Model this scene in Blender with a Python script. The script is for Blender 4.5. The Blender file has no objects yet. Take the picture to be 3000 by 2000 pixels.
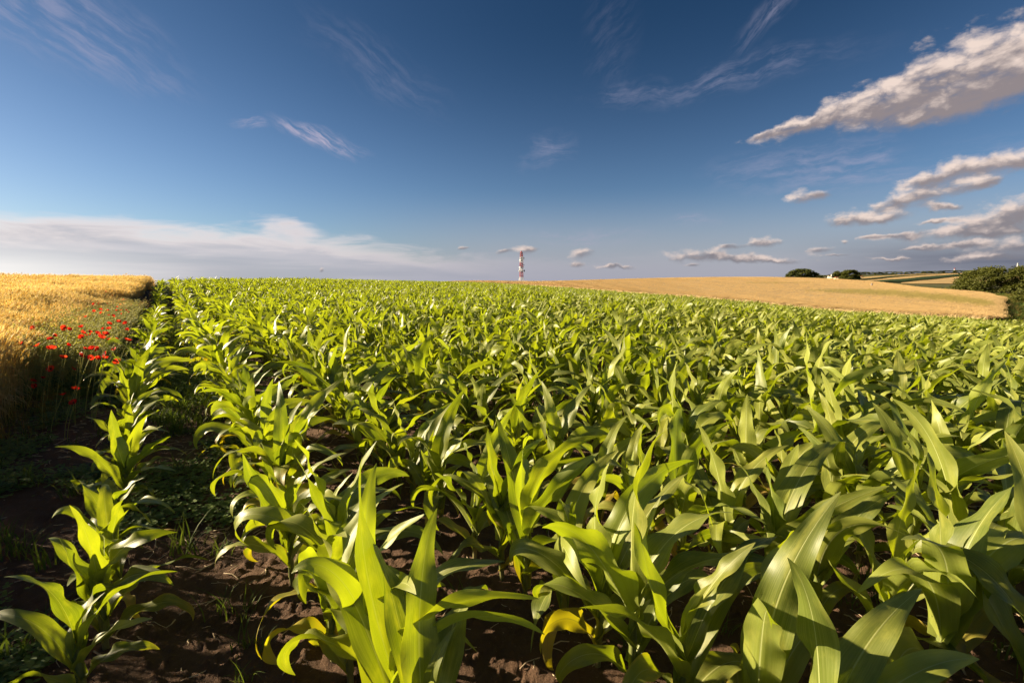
import bpy, math, random
import numpy as np
from mathutils import Vector, Matrix

# ------------------------------------------------------------------ camera, world, sun, exposure
SC = bpy.context.scene
COL = SC.collection
R = math.radians
EYE = 1.5
FPX = 1333.0                     # focal length in photo pixels (3000 wide): 16 mm on full frame
HOR = 820.0                      # photo row of the eye level
PITCH = math.atan((1000.0 - HOR) / FPX)

cam_d = bpy.data.cameras.new('camera')
cam_d.sensor_width = 36.0
cam_d.lens = 16.0
cam_d.clip_start = 0.02
cam_d.clip_end = 12000.0
cam = bpy.data.objects.new('camera', cam_d)
COL.objects.link(cam)
cam.location = (0, 0, EYE)
cam.rotation_euler = (math.pi / 2 - PITCH, 0, 0)
SC.camera = cam

SUN_AZ, SUN_EL = R(-80.0), R(19.0)
SUN_DIR = Vector((math.sin(SUN_AZ) * math.cos(SUN_EL), math.cos(SUN_AZ) * math.cos(SUN_EL), math.sin(SUN_EL)))
sun_d = bpy.data.lights.new('sun', 'SUN')
sun_d.energy = 5.0
sun_d.angle = R(0.5)
sun_d.color = (1.0, 0.83, 0.57)
sun = bpy.data.objects.new('sun', sun_d)
COL.objects.link(sun)
sun.rotation_euler = (-SUN_DIR).to_track_quat('-Z', 'Y').to_euler()

SC.view_settings.view_transform = 'Standard'
SC.view_settings.look = 'None'
SC.view_settings.gamma = 1.0
SC.view_settings.use_curve_mapping = False
SC.view_settings.exposure = 1.55
SC.cycles.use_denoising = True
SC.cycles.use_adaptive_sampling = True
SC.cycles.adaptive_threshold = 0.02
SC.cycles.max_bounces = 5
SC.cycles.diffuse_bounces = 3
SC.cycles.glossy_bounces = 2
SC.cycles.transmission_bounces = 3
SC.cycles.transparent_max_bounces = 8
SC.cycles.sample_clamp_indirect = 6.0


def pix_dir(px, py):
    """World direction (forward component 1) of a photo pixel."""
    xc, yc = (px - 1500.0) / FPX, (1000.0 - py) / FPX
    fy = math.cos(PITCH) + yc * math.sin(PITCH)
    fz = -math.sin(PITCH) + yc * math.cos(PITCH)
    return np.array([xc / fy, 1.0, fz / fy])


def pix_azel(px, py):
    d = pix_dir(px, py)
    d = d / np.linalg.norm(d)
    return math.degrees(math.atan2(d[0], d[1])), math.degrees(math.asin(d[2]))


class NT:
    """Tiny helper to write node trees."""
    def __init__(self, tree):
        self.t = tree
        self.n = tree.nodes
        self.l = tree.links

    def node(self, kind, **kw):
        n = self.n.new(kind)
        for k, v in kw.items():
            setattr(n, k, v)
        return n

    def put(self, sock, v):
        if hasattr(v, 'is_output') or isinstance(v, bpy.types.NodeSocket):
            self.l.new(v, sock)
        elif v is not None:
            if isinstance(v, (tuple, list)) and len(v) == 3 and sock.type == 'RGBA':
                v = (*v, 1.0)
            sock.default_value = v

    def math(self, op, a, b=None, c=None, clamp=False):
        n = self.node('ShaderNodeMath', operation=op, use_clamp=clamp)
        for i, v in enumerate((a, b, c)):
            if v is not None:
                self.put(n.inputs[i], v)
        return n.outputs[0]

    def vmath(self, op, a, b=None, out=0):
        n = self.node('ShaderNodeVectorMath', operation=op)
        self.put(n.inputs[0], a)
        if b is not None:
            self.put(n.inputs[3 if op == 'SCALE' else 1], b)
        return n.outputs[out]

    def mix(self, f, a, b, blend='MIX'):
        n = self.node('ShaderNodeMix', data_type='RGBA', blend_type=blend)
        self.put(n.inputs[0], f)
        self.put(n.inputs[6], a)
        self.put(n.inputs[7], b)
        return n.outputs[2]

    def mixf(self, f, a, b):
        n = self.node('ShaderNodeMix', data_type='FLOAT')
        self.put(n.inputs[0], f)
        self.put(n.inputs[2], a)
        self.put(n.inputs[3], b)
        return n.outputs[0]

    def mixv(self, f, a, b):
        n = self.node('ShaderNodeMix', data_type='VECTOR')
        self.put(n.inputs[0], f)
        self.put(n.inputs[4], a)
        self.put(n.inputs[5], b)
        return n.outputs[1]

    def step(self, v, a, b):
        n = self.node('ShaderNodeMapRange', interpolation_type='SMOOTHSTEP')
        self.put(n.inputs[0], v)
        n.inputs[1].default_value = a
        n.inputs[2].default_value = b
        return n.outputs[0]

    def lin(self, v, a, b, c=0.0, d=1.0):
        n = self.node('ShaderNodeMapRange')
        self.put(n.inputs[0], v)
        for i, x in enumerate((a, b, c, d)):
            n.inputs[i + 1].default_value = x
        return n.outputs[0]

    def noise(self, vec, scale, detail=4.0, rough=0.55, dist=0.0, color=False):
        n = self.node('ShaderNodeTexNoise')
        if vec is not None:
            self.put(n.inputs['Vector'], vec)
        n.inputs['Scale'].default_value = scale
        n.inputs['Detail'].default_value = detail
        n.inputs['Roughness'].default_value = rough
        n.inputs['Distortion'].default_value = dist
        return n.outputs[1 if color else 0]

    def mapping(self, vec, loc=(0, 0, 0), rot=0.0, scale=(1, 1, 1), kind='POINT'):
        n = self.node('ShaderNodeMapping', vector_type=kind)
        self.put(n.inputs[0], vec)
        n.inputs[1].default_value = loc
        n.inputs[2].default_value = (0, 0, rot)
        n.inputs[3].default_value = scale
        return n.outputs[0]

    def xyz(self, v):
        n = self.node('ShaderNodeSeparateXYZ')
        self.put(n.inputs[0], v)
        return n.outputs

    def comb(self, x, y, z=0.0):
        n = self.node('ShaderNodeCombineXYZ')
        for i, v in enumerate((x, y, z)):
            self.put(n.inputs[i], v)
        return n.outputs[0]


def build_world():
    w = bpy.data.worlds.new('World')
    SC.world = w
    w.use_nodes = True
    w.cycles.sampling_method = 'MANUAL'
    w.cycles.sample_map_resolution = 256
    k = NT(w.node_tree)
    k.n.clear()
    sky = k.node('ShaderNodeTexSky', sky_type='NISHITA', sun_disc=False)
    sky.sun_elevation = SUN_EL
    sky.sun_rotation = SUN_AZ
    sky.altitude = 200.0
    sky.air_density = 1.0
    sky.dust_density = 0.6
    sky.ozone_density = 3.0
    STR = 0.065
    tc = k.node('ShaderNodeTexCoord')
    d = k.vmath('NORMALIZE', tc.outputs['Generated'])
    x, y, z = k.xyz(d)
    az = k.math('MULTIPLY', k.math('ARCTAN2', x, y), 180 / math.pi)
    el = k.math('MULTIPLY', k.math('ARCSINE', z), 180 / math.pi)
    base = k.vmath('SCALE', sky.outputs[0], STR)
    # the polarised, deep blue of the upper sky
    up = k.step(el, 1.0, 30.0)
    ds = k.vmath('DOT_PRODUCT', d, tuple(SUN_DIR), out=1)
    pol = k.step(k.math('ABSOLUTE', ds), 0.95, 0.05)
    up = k.math('MULTIPLY', up, k.math('MULTIPLY_ADD', pol, 0.32, 0.68))
    base = k.mix(up, k.mix(1.0, base, (0.43, 0.475, 0.55, 1), 'MULTIPLY'), k.mix(1.0, base, (0.115, 0.20, 0.265, 1), 'MULTIPLY'))
    P = k.comb(az, el, 0.0)
    # ---- thin high cirrus, streaked along the wind
    wcol = k.noise(P, 0.10, 4.0, 0.55, color=True)
    wv = k.vmath('SCALE', k.vmath('SUBTRACT', wcol, (0.5, 0.5, 0.5)), 4.5)
    PW = k.vmath('ADD', P, wv)

    streaks = {}
    for ang in (-30, 3, 40):
        n = k.noise(k.mapping(PW, (0, 0, 0), R(ang), (4.2, 0.8, 1), 'TEXTURE'), 1.0, 5.0, 0.62)
        streaks[ang] = k.step(n, 0.36, 0.72)
    ci = None
    for (px, py, rx, ry, rot, ang, amt) in ((170, 60, 11, 4.6, -12, -30, 0.45), (1100, 190, 10, 3.4, -24, -30, 0.15), (950, 420, 5.6, 1.3, -15, -30, 1.5), (745, 368, 2.2, 0.7, -4, 3, 1.2),
                                            (1600, 445, 4.0, 2.4, 25, 3, 0.35), (1790, 90, 3.8, 8.0, 0, 40, 0.09), (2050, 240, 17.0, 1.9, 0, 3, 0.32), (2255, 50, 5.5, 1.5, 34, 40, 0.35),
                                            (2500, 500, 16.0, 3.0, -4, 3, 0.45), (1700, 690, 8.5, 1.3, -2, 3, 0.6), (2020, 640, 4.0, 1.0, 4, 3, 0.45)):
        a, e = pix_azel(px, py)
        m = k.vmath('LENGTH', k.mapping(PW, (a, e, 0), R(rot), (rx, ry, 1), 'TEXTURE'), out=1)
        m = k.step(m, 1.15, 0.1)
        v = k.math('MULTIPLY', k.math('MULTIPLY', m, streaks[ang]), amt)
        ci = v if ci is None else k.math('MAXIMUM', ci, v)
    base = k.mix(ci, base, (0.145, 0.14, 0.19, 1))
    # ---- long veil of haze cloud over the left horizon, with a wispy upper rim
    n1 = k.noise(k.mapping(P, (0, 0, 0), R(-4), (1 / 9.0, 1 / 1.6, 1)), 1.0, 6.0, 0.58, 0.5)
    n2 = k.noise(k.mapping(P, (7, 3, 0), R(-2), (1 / 16.0, 1 / 1.2, 1)), 1.0, 4.0, 0.5)
    a0, e0 = pix_azel(0, 660)
    a1, e1 = pix_azel(700, 655)
    a2, e2 = pix_azel(1350, 715)
    rim = k.mixf(k.step(az, a1, a2 + 4), e1 - 0.3, e2 - 1.6)
    rim = k.math('ADD', rim, k.math('MULTIPLY', k.math('SUBTRACT', n1, 0.5), 5.0))
    pa, pe = pix_azel(830, 640)
    puff = k.math('SUBTRACT', 1.0, k.vmath('LENGTH', k.mapping(PW, (pa, pe, 0), R(-18), (5.5, 1.7, 1), 'TEXTURE'), out=1))
    rim = k.math('ADD', rim, k.math('MULTIPLY', k.math('MAXIMUM', puff, 0.0), 2.4))
    dv = k.math('SUBTRACT', rim, el)
    veil = k.step(dv, -0.7, 1.7)
    fade = k.step(az, 13.0, -10.0)
    veil = k.math('MULTIPLY', veil, k.mixf(fade, 0.25, 0.92))
    glow = k.math('MULTIPLY', k.step(ds, 0.62, 0.95), k.step(el, 4.2, 0.0))
    vcol = k.mix(k.step(dv, 0.2, 3.2), (0.32, 0.28, 0.27, 1), (0.15, 0.155, 0.178, 1))
    vcol = k.mix(k.math('MULTIPLY', k.step(n2, 0.35, 0.7), 0.35), vcol, (0.27, 0.245, 0.255, 1))
    vcol = k.mix(k.math('MULTIPLY', glow, 0.85), vcol, (0.52, 0.50, 0.47, 1))
    base = k.mix(veil, base, vcol)
    # soft haze low over the right
    hz = k.math('MULTIPLY', k.step(el, 11.0, -0.5), k.step(az, -30.0, 2.0))
    base = k.mix(k.math('MULTIPLY', hz, 0.9), base, (0.135, 0.136, 0.162, 1))
    dk = k.math('MULTIPLY', k.step(el, 5.6, 1.5), k.step(az, 27.0, 46.0))
    n3 = k.noise(k.mapping(P, (3, 9, 0), R(2), (1 / 12.0, 1 / 1.1, 1)), 1.0, 5.0, 0.6)
    base = k.mix(k.math('MULTIPLY', dk, k.lin(n3, 0.3, 0.7, 1.0, 0.5)), base, (0.053, 0.058, 0.077, 1))
    bg0 = k.node('ShaderNodeBackground')
    k.put(bg0.inputs[0], base)
    # below the horizon the world is as dull as the land
    # ---- cumulus: ellipses broken up by fractal noise, lit from the sun's side
    puffs = [(2225, 398, 60, 11, 12), (2300, 385, 80, 16, 12), (2400, 350, 130, 34, 17), (2560, 310, 170, 58, 17), (2740, 240, 230, 92, 20), (2950, 182, 250, 98, 20),
             (3180, 110, 270, 120, 20), (2700, 335, 60, 22, 15), (2870, 265, 180, 46, 14), (2345, 577, 52, 20, 6), (2405, 566, 38, 12, -4), (2710, 527, 92, 27, 14), (2850, 490, 120, 34, 10),
             (2990, 478, 110, 34, 0), (2600, 600, 80, 20, 9), (2725, 575, 105, 33, 12), (2860, 540, 62, 18, 5), (2480, 640, 85, 20, 0),
             (2580, 640, 80, 18, 3), (2960, 615, 150, 40, 10), (2900, 655, 150, 30, 4), (2770, 608, 70, 12, 2), (2860, 690, 240, 17, 0),
             (2650, 690, 90, 11, 3), (2980, 728, 180, 22, 0), (2030, 745, 95, 20, 0), (2140, 752, 85, 17, -3), (2260, 763, 130, 11, -3),
             (2240, 713, 78, 15, 4), (2140, 720, 45, 8, 2), (1545, 731, 40, 17, 6), (1475, 736, 36, 9, 10), (1705, 743, 50, 16, 8), (1688, 773, 32, 8, 0),
             (945, 790, 10, 9, 0), (1355, 728, 29, 6, 10), (2395, 733, 52, 9, 3), (1800, 782, 80, 7, -3), (2030, 777, 20, 6, 0), (2475, 708, 14, 7, 0), (2750, 652, 62, 9, 3), (2700, 727, 85, 8, 2), (2560, 692, 50, 7, 3), (2450, 748, 80, 7, 0), (2880, 760, 160, 11, 0), (2820, 722, 80, 9, 3), (2600, 760, 90, 6, 0)]
    Pn = k.noise(P, 0.34, 8.0, 0.58, color=True)
    Pn2 = k.noise(k.mapping(P, (0, 0, 0), R(-18), (0.55, 1.1, 1)), 0.8, 7.0, 0.60)
    Pn3 = k.noise(k.vmath('MULTIPLY', P, (0.5, 1.0, 1.0)), 0.75, 5.0, 0.55)
    PQ = k.vmath('ADD', P, k.vmath('MULTIPLY', k.vmath('SUBTRACT', Pn, (0.5, 0.5, 0.5)), (4.6, 2.0, 0.0)))
    PQs = k.mixv(0.6, PQ, P)
    F = L = None
    for (px, py, rx, ry, rot) in puffs:
        a, e = pix_azel(px, py)
        a2, _ = pix_azel(px + rx * 0.5, py)
        a3, _ = pix_azel(px - rx * 0.5, py)
        _, e2 = pix_azel(px, py - ry * 0.5)
        _, e3 = pix_azel(px, py + ry * 0.5)
        m = k.mapping(PQ if rx > 60 else PQs, (a, e, 0), R(rot), (0.92 * (a2 - a3), 1.08 * (e2 - e3), 1), 'TEXTURE')
        w = k.math('POWER', 0.30, k.vmath('DOT_PRODUCT', m, m, out=1))
        lt = k.vmath('DOT_PRODUCT', m, (-0.34, 0.85, 0), out=1)
        F = w if F is None else k.math('ADD', F, w)
        L = k.math('MULTIPLY', w, lt) if L is None else k.math('MULTIPLY_ADD', w, lt, L)
    L = k.math('DIVIDE', L, k.math('ADD', F, 0.001))
    Fc = k.math('MINIMUM', F, 1.15)
    vo = k.node('ShaderNodeTexVoronoi', feature='SMOOTH_F1')
    k.l.new(k.vmath('MULTIPLY', k.mixv(0.5, P, PQ), (0.62, 1.15, 1.0)), vo.inputs['Vector'])
    vo.inputs['Scale'].default_value = 0.95
    vo.inputs['Detail'].default_value = 3.0
    vo.inputs['Roughness'].default_value = 0.55
    vo.inputs['Smoothness'].default_value = 0.35
    bil = k.math('SUBTRACT', 0.92, vo.outputs['Distance'])
    amp = k.mixf(k.step(L, -0.55, 0.25), 0.45, 1.0)
    fl = k.math('ADD', k.math('MULTIPLY', k.math('SUBTRACT', Pn2, 0.5), 1.0), k.math('MULTIPLY', bil, 0.62))
    fl = k.math('MULTIPLY_ADD', fl, amp, Fc)
    dens = k.math('MULTIPLY', k.step(fl, 0.18, 1.12), k.step(F, 0.03, 0.22))
    lit = k.math('ADD', k.math('MULTIPLY_ADD', k.math('SUBTRACT', bil, 0.22), 0.6, L), k.math('MULTIPLY', k.math('SUBTRACT', Pn3, 0.5), 0.9))
    lit = k.math('ADD', lit, k.math('MULTIPLY', k.math('SUBTRACT', 0.85, Fc), 0.35))
    lit = k.step(lit, -0.55, 0.30)
    low = k.step(el, 9.0, 1.5)
    ccol = k.mix(lit, k.mix(low, (0.104, 0.087, 0.088, 1), (0.080, 0.075, 0.085, 1)), k.mix(low, (0.315, 0.255, 0.222, 1), (0.262, 0.215, 0.196, 1)))
    cl = k.mix(k.math('MULTIPLY', dens, 0.94), base, ccol)
    bg1 = k.node('ShaderNodeBackground')
    k.put(bg1.inputs[0], cl)
    reg = k.math('MULTIPLY', k.math('LESS_THAN', el, 36.0), k.math('MULTIPLY', k.math('GREATER_THAN', az, -26.0), k.math('LESS_THAN', az, 75.0)))
    mx = k.node('ShaderNodeMixShader')
    k.l.new(reg, mx.inputs[0])
    k.l.new(bg0.outputs[0], mx.inputs[1])
    k.l.new(bg1.outputs[0], mx.inputs[2])
    out = k.node('ShaderNodeOutputWorld')
    k.l.new(mx.outputs[0], out.inputs[0])


build_world()

# ------------------------------------------------------------------ helpers
RNG = np.random.default_rng(11)
random.seed(5)
PI = math.pi
TH = math.atan((1500 - 490) / FPX * math.cos(PITCH))      # the rows run this far to the left of the view axis
ST, CT = math.sin(TH), math.cos(TH)


def uL(x, y):
    return -x * ST + y * CT, x * CT + y * ST


def xy(u, l):
    return -u * ST + l * CT, u * CT + l * ST


def tag(o, label=None, cat=None, group=None, kind=None):
    if label:
        o['label'] = label
    if cat:
        o['category'] = cat
    if group:
        o['group'] = group
    if kind:
        o['kind'] = kind
    return o


def mesh_np(name, v, faces, mat=None, uv=None, smooth=True, attrs=None):
    """v (n,3); faces (m,3|4) array or list of such arrays."""
    v = np.asarray(v, dtype=np.float32)
    fl = faces if isinstance(faces, list) else [faces]
    fl = [np.asarray(f, dtype=np.int32) for f in fl if len(f)]
    me = bpy.data.meshes.new(name)
    me.vertices.add(len(v))
    me.vertices.foreach_set('co', v.ravel())
    loops = np.concatenate([f.ravel() for f in fl])
    sizes = np.concatenate([np.full(len(f), f.shape[1], dtype=np.int32) for f in fl])
    starts = np.concatenate([[0], np.cumsum(sizes)[:-1]]).astype(np.int32)
    me.loops.add(len(loops))
    me.loops.foreach_set('vertex_index', loops)
    me.polygons.add(len(sizes))
    me.polygons.foreach_set('loop_start', starts)
    if smooth:
        me.polygons.foreach_set('use_smooth', np.ones(len(sizes), dtype=bool))
    if uv is not None:
        lay = me.uv_layers.new(name='UVMap')
        lay.data.foreach_set('uv', np.asarray(uv, dtype=np.float32)[loops].ravel())
    for k, a in (attrs or {}).items():
        at = me.attributes.new(k, 'FLOAT', 'POINT')
        at.data.foreach_set('value', np.asarray(a, dtype=np.float32))
    me.update(calc_edges=True)
    if mat is not None:
        me.materials.append(mat)
    return me


def obj(name, me, parent=None, loc=(0, 0, 0)):
    o = bpy.data.objects.new(name, me)
    COL.objects.link(o)
    o.location = loc
    if parent is not None:
        o.parent = parent
    return o


def empty(name, loc=(0, 0, 0)):
    o = bpy.data.objects.new(name, None)
    o.empty_display_size = 0.1
    COL.objects.link(o)
    o.location = loc
    return o


class MB:
    """Collects verts, faces, uv and attributes for one mesh."""
    def __init__(self):
        self.v, self.f3, self.f4, self.uv, self.n = [], [], [], [], 0
        self.at = {}

    def add(self, v, f, uv=None, **at):
        v = np.asarray(v, dtype=np.float64)
        f = np.asarray(f, dtype=np.int64)
        self.v.append(v)
        (self.f3 if f.shape[1] == 3 else self.f4).append(f + self.n)
        self.uv.append(np.zeros((len(v), 2)) if uv is None else np.asarray(uv))
        for k, a in at.items():
            self.at.setdefault(k, []).append(np.broadcast_to(np.asarray(a, dtype=float), (len(v),)))
        self.n += len(v)

    def mesh(self, name, mat, smooth=True):
        fs = [np.concatenate(x) for x in (self.f3, self.f4) if x]
        at = {k: np.concatenate(a) for k, a in self.at.items()}
        return mesh_np(name, np.concatenate(self.v), fs, mat, np.concatenate(self.uv), smooth, at)

    def tube(self, pts, rad, sides=6, cap=True, **at):
        v, f = tube(pts, rad, sides, cap)
        self.add(v, f, **at)

    def box(self, c, s, rz=0.0, **at):
        c, s = np.asarray(c, float), np.asarray(s, float) / 2
        q = np.array([[a, b, d] for a in (-1, 1) for b in (-1, 1) for d in (-1, 1)], float) * s
        q = q @ np.array([[math.cos(rz), math.sin(rz), 0], [-math.sin(rz), math.cos(rz), 0], [0, 0, 1]]) + c
        self.add(q, [[0, 1, 3, 2], [4, 6, 7, 5], [0, 4, 5, 1], [2, 3, 7, 6], [0, 2, 6, 4], [1, 5, 7, 3]], **at)


def tube(pts, rad, sides=6, cap=True):
    p = np.asarray(pts, float)
    n = len(p)
    r = np.broadcast_to(np.asarray(rad, float), (n,))
    t = np.gradient(p, axis=0)
    t /= np.linalg.norm(t, axis=1)[:, None] + 1e-12
    ref = np.array([1.0, 0, 0]) if abs(t[0][2]) > 0.8 else np.array([0, 0, 1.0])
    a = np.cross(t, ref)
    a /= np.linalg.norm(a, axis=1)[:, None] + 1e-12
    b = np.cross(t, a)
    ang = np.arange(sides) / sides * 2 * PI
    v = (p[:, None, :] + r[:, None, None] * (np.cos(ang)[None, :, None] * a[:, None, :] + np.sin(ang)[None, :, None] * b[:, None, :])).reshape(-1, 3)
    i = np.arange(n - 1)[:, None] * sides
    j = np.arange(sides)[None, :]
    j2 = (j + 1) % sides
    f = np.stack([i + j, i + j2, i + sides + j2, i + sides + j], -1).reshape(-1, 4)
    if cap and sides == 4:
        f = np.concatenate([f, [[3, 2, 1, 0], [(n - 1) * 4 + q for q in range(4)]]])
    return v, f


def vnoise(x, y, seed=0):
    x, y = np.asarray(x, float), np.asarray(y, float)
    xi, yi = np.floor(x).astype(np.int64), np.floor(y).astype(np.int64)
    fx, fy = x - xi, y - yi
    fx, fy = fx * fx * (3 - 2 * fx), fy * fy * (3 - 2 * fy)

    def h(a, b):
        q = (a * 374761393 + b * 668265263 + seed * 974634777) & 0xFFFFFFFF
        q = ((q ^ (q >> 13)) * 1274126177) & 0xFFFFFFFF
        return ((q ^ (q >> 16)) & 0xFFFF) / 65535.0
    return (h(xi, yi) * (1 - fx) + h(xi + 1, yi) * fx) * (1 - fy) + (h(xi, yi + 1) * (1 - fx) + h(xi + 1, yi + 1) * fx) * fy


def fbm(x, y, seed=0, oct=4):
    s, a, t = 0.0, 1.0, 0.0
    for o in range(oct):
        s = s + a * vnoise(x * 2 ** o, y * 2 ** o, seed + o)
        t += a
        a *= 0.5
    return s / t


# ------------------------------------------------------------------ the lie of the land
CORN_R = 50.0                     # the maize strip ends here, counted across the rows
ROW_S, ROW_0 = 0.78, -0.34        # spacing of the rows and the place of the first one


def ctl(px, py, dist, crop=0.0):
    d = pix_dir(px, py)
    return d[0] * dist, dist, EYE + d[2] * dist - crop


def edge_dist(px, lat):
    d = pix_dir(px, HOR)
    return lat / (d[0] * CT + ST)


PTS = []
for az in (-70, -50, -35, -20, 0, 20, 35, 50, 70):
    for r in (2.0, 3.5):
        l = r * math.sin(R(az) + TH)
        PTS.append((r * math.sin(R(az)), r * math.cos(R(az)), -0.006 * max(0, l - 1.0) ** 1.3))
# crest of the maize field
for p in ((470, 817, 33, .78), (620, 817, 42, .8), (800, 817, 55, .8), (1000, 819, 68, .8), (1250, 823, 78, .8)):
    PTS.append(ctl(*p))
    x, y, h = ctl(*p)
    PTS.append((x * 1.9, y * 1.9, h - 2.2))
    PTS.append((x * 0.55, y * 0.55, h * 0.45 - 0.05))
# left wheat crest
for p in ((-900, 800, 20, .92), (-300, 802, 24, .92), (0, 808, 27, .92), (200, 813, 30, .92), (400, 824, 34, .9)):
    PTS.append(ctl(*p))
    x, y, h = ctl(*p)
    PTS.append((x * 2.0, y * 2.0, h - 2.0))
    PTS.append((x * 0.5, y * 0.5, h * 0.5))
# right edge of the maize
for px, py in ((1500, 829), (1700, 841), (1908, 856), (2201, 878), (2457, 901), (2775, 918), (3000, 931), (3400, 950)):
    d = edge_dist(px, CORN_R)
    PTS.append(ctl(px, py, d, .82))
    x, y, h = ctl(px, py, d, .82)
    PTS.append((x * 0.5, y * 0.5, h * 0.42))
# wheat field on the right: its crest, its far border, the slope in between
for p in ((1350, 828, 140, .8), (1550, 827, 140, .8), (1700, 823, 150, .8), (1900, 819, 165, .8), (2100, 817, 175, .8), (2300, 817, 178, .8), (2450, 819, 165, .8),
          (2600, 829, 135, .8), (2800, 850, 98, .8), (2923, 865, 75, .8), (2960, 878, 60, .8)):
    PTS.append(ctl(*p))
for p in ((1500, 826), (1700, 822), (1900, 818), (2100, 816), (2300, 816), (2450, 818)):
    PTS.append((lambda q: (q[0], q[1], q[2] - 7.0))(ctl(p[0], p[1], 330, 0)))
# valley and the far slope
for p in ((2890, 861, 117), (2750, 853, 125), (3050, 868, 100), (3300, 885, 80), (2990, 905, 62),
          (2640, 838, 230), (2800, 841, 230), (3000, 838, 230), (3300, 838, 230),
          (2420, 825, 420), (2560, 822, 420), (2700, 822, 420), (2850, 822, 420), (3100, 820, 420), (3400, 820, 420),
          (2420, 818, 560), (2560, 809, 560), (2700, 806, 560), (2850, 803, 560), (3100, 800, 560), (3400, 800, 560),
          (2250, 822, 560), (2100, 826, 560), (2560, 805, 700), (2850, 799, 700), (3100, 797, 700), (3400, 797, 700), (2300, 818, 700)):
    PTS.append(ctl(*p))
for px in (-900, 0, 700, 1200, 1500, 1900, 2200):
    PTS.append(ctl(px, 850, 700))
for px in (-900, 0, 700, 1500, 2200, 2700, 3400):
    PTS.append(ctl(px, 838, 3500))
PTS = np.array(PTS)


def _co(x, y):
    r = np.hypot(x, y)
    return np.stack([np.arctan2(x, y) * 2.2, np.log(np.maximum(r, 1.0))], -1)


_C = _co(PTS[:, 0], PTS[:, 1])
_K = np.sqrt(((_C[:, None] - _C[None]) ** 2).sum(-1) + 0.12 ** 2)
_A = np.block([[_K + 1e-4 * np.eye(len(PTS)), np.ones((len(PTS), 1))], [np.ones((1, len(PTS))), np.zeros((1, 1))]])
_W = np.linalg.solve(_A, np.concatenate([PTS[:, 2], [0.0]]))


def terrain(x, y):
    x, y = np.asarray(x, float), np.asarray(y, float)
    sh = x.shape
    x, y = x.ravel(), y.ravel()
    r = np.hypot(x, y)
    az = np.arctan2(x, y)
    azc = np.clip(az, R(-68), R(64))
    q = _co(np.sin(azc) * r, np.cos(azc) * r)
    h = np.full(len(x), _W[-1])
    for i in range(0, len(x), 40000):
        s = slice(i, i + 40000)
        h[s] += np.sqrt(((q[s][:, None] - _C[None]) ** 2).sum(-1) + 0.12 ** 2) @ _W[:-1]
    w = np.clip((np.abs(az) - R(66)) / R(90), 0, 1)
    h = h * (1 - w) + np.where(r < 100, 0.0, -0.02 * (r - 100)).clip(-60, 1) * w
    near = np.clip((r - 1.2) / 3.0, 0, 1)
    return (h * near * near * (3 - 2 * near)).reshape(sh)


def ground(x, y):
    """Terrain plus the tilth: clods and the faint ridges along the rows."""
    x, y = np.asarray(x, float), np.asarray(y, float)
    r = np.hypot(x, y)
    u, l = uL(x, y)
    k = np.clip((22 - r) / 14, 0, 1)
    k2 = np.clip((9 - r) / 5, 0, 1)
    ridge = 0.012 * np.cos((l - ROW_0) / ROW_S * 2 * PI) * ((l > -0.9) & (l < CORN_R))
    c = (fbm(x * 2.2, y * 2.2, 3, 3) - 0.5) * 0.05
    c2 = np.abs(fbm(x * 11, y * 11, 9, 4) - 0.5) * 0.032 + np.maximum(fbm(x * 30, y * 30, 21, 3) - 0.55, 0) * 0.085
    return terrain(x, y) + k * (ridge + c) + k2 * c2


# ------------------------------------------------------------------ materials
def new_mat(name):
    m = bpy.data.materials.new(name)
    m.use_nodes = True
    k = NT(m.node_tree)
    k.n.clear()
    return m, k


def finish(k, shader, disp=None):
    out = k.node('ShaderNodeOutputMaterial')
    k.l.new(shader, out.inputs[0])


def principled(k, col, rough=0.7, spec=0.4, normal=None, metal=0.0):
    p = k.node('ShaderNodeBsdfPrincipled')
    k.put(p.inputs['Base Color'], col)
    k.put(p.inputs['Roughness'], rough)
    k.put(p.inputs['Specular IOR Level'], spec)
    p.inputs['Metallic'].default_value = metal
    if normal is not None:
        k.l.new(normal, p.inputs['Normal'])
    return p.outputs[0]


def thin(k, shader, tcol, fac, normal=None):
    t = k.node('ShaderNodeBsdfTranslucent')
    k.put(t.inputs[0], tcol)
    if normal is not None:
        k.l.new(normal, t.inputs[1])
    m = k.node('ShaderNodeMixShader')
    k.put(m.inputs[0], fac)
    k.l.new(shader, m.inputs[1])
    k.l.new(t.outputs[0], m.inputs[2])
    return m.outputs[0]


def bump(k, h, strength, dist):
    b = k.node('ShaderNodeBump')
    b.inputs['Strength'].default_value = strength
    b.inputs['Distance'].default_value = dist
    k.l.new(h, b.inputs['Height'])
    return b.outputs[0]


def attr(k, name):
    return k.node('ShaderNodeAttribute', attribute_name=name).outputs['Fac']


def flat_mat(name, col, rough=0.7, spec=0.4, var=0.12, scale=8.0, metal=0.0):
    m, k = new_mat(name)
    tc = k.node('ShaderNodeTexCoord')
    n = k.noise(tc.outputs['Object'], scale, 5.0, 0.6)
    c2 = tuple(c * (1 - 2.2 * var) for c in col)
    c = k.mix(k.step(n, 0.3, 0.7), (*c2, 1), (*col, 1))
    finish(k, principled(k, c, rough, spec, bump(k, n, 0.15, 0.02), metal))
    return m


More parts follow.
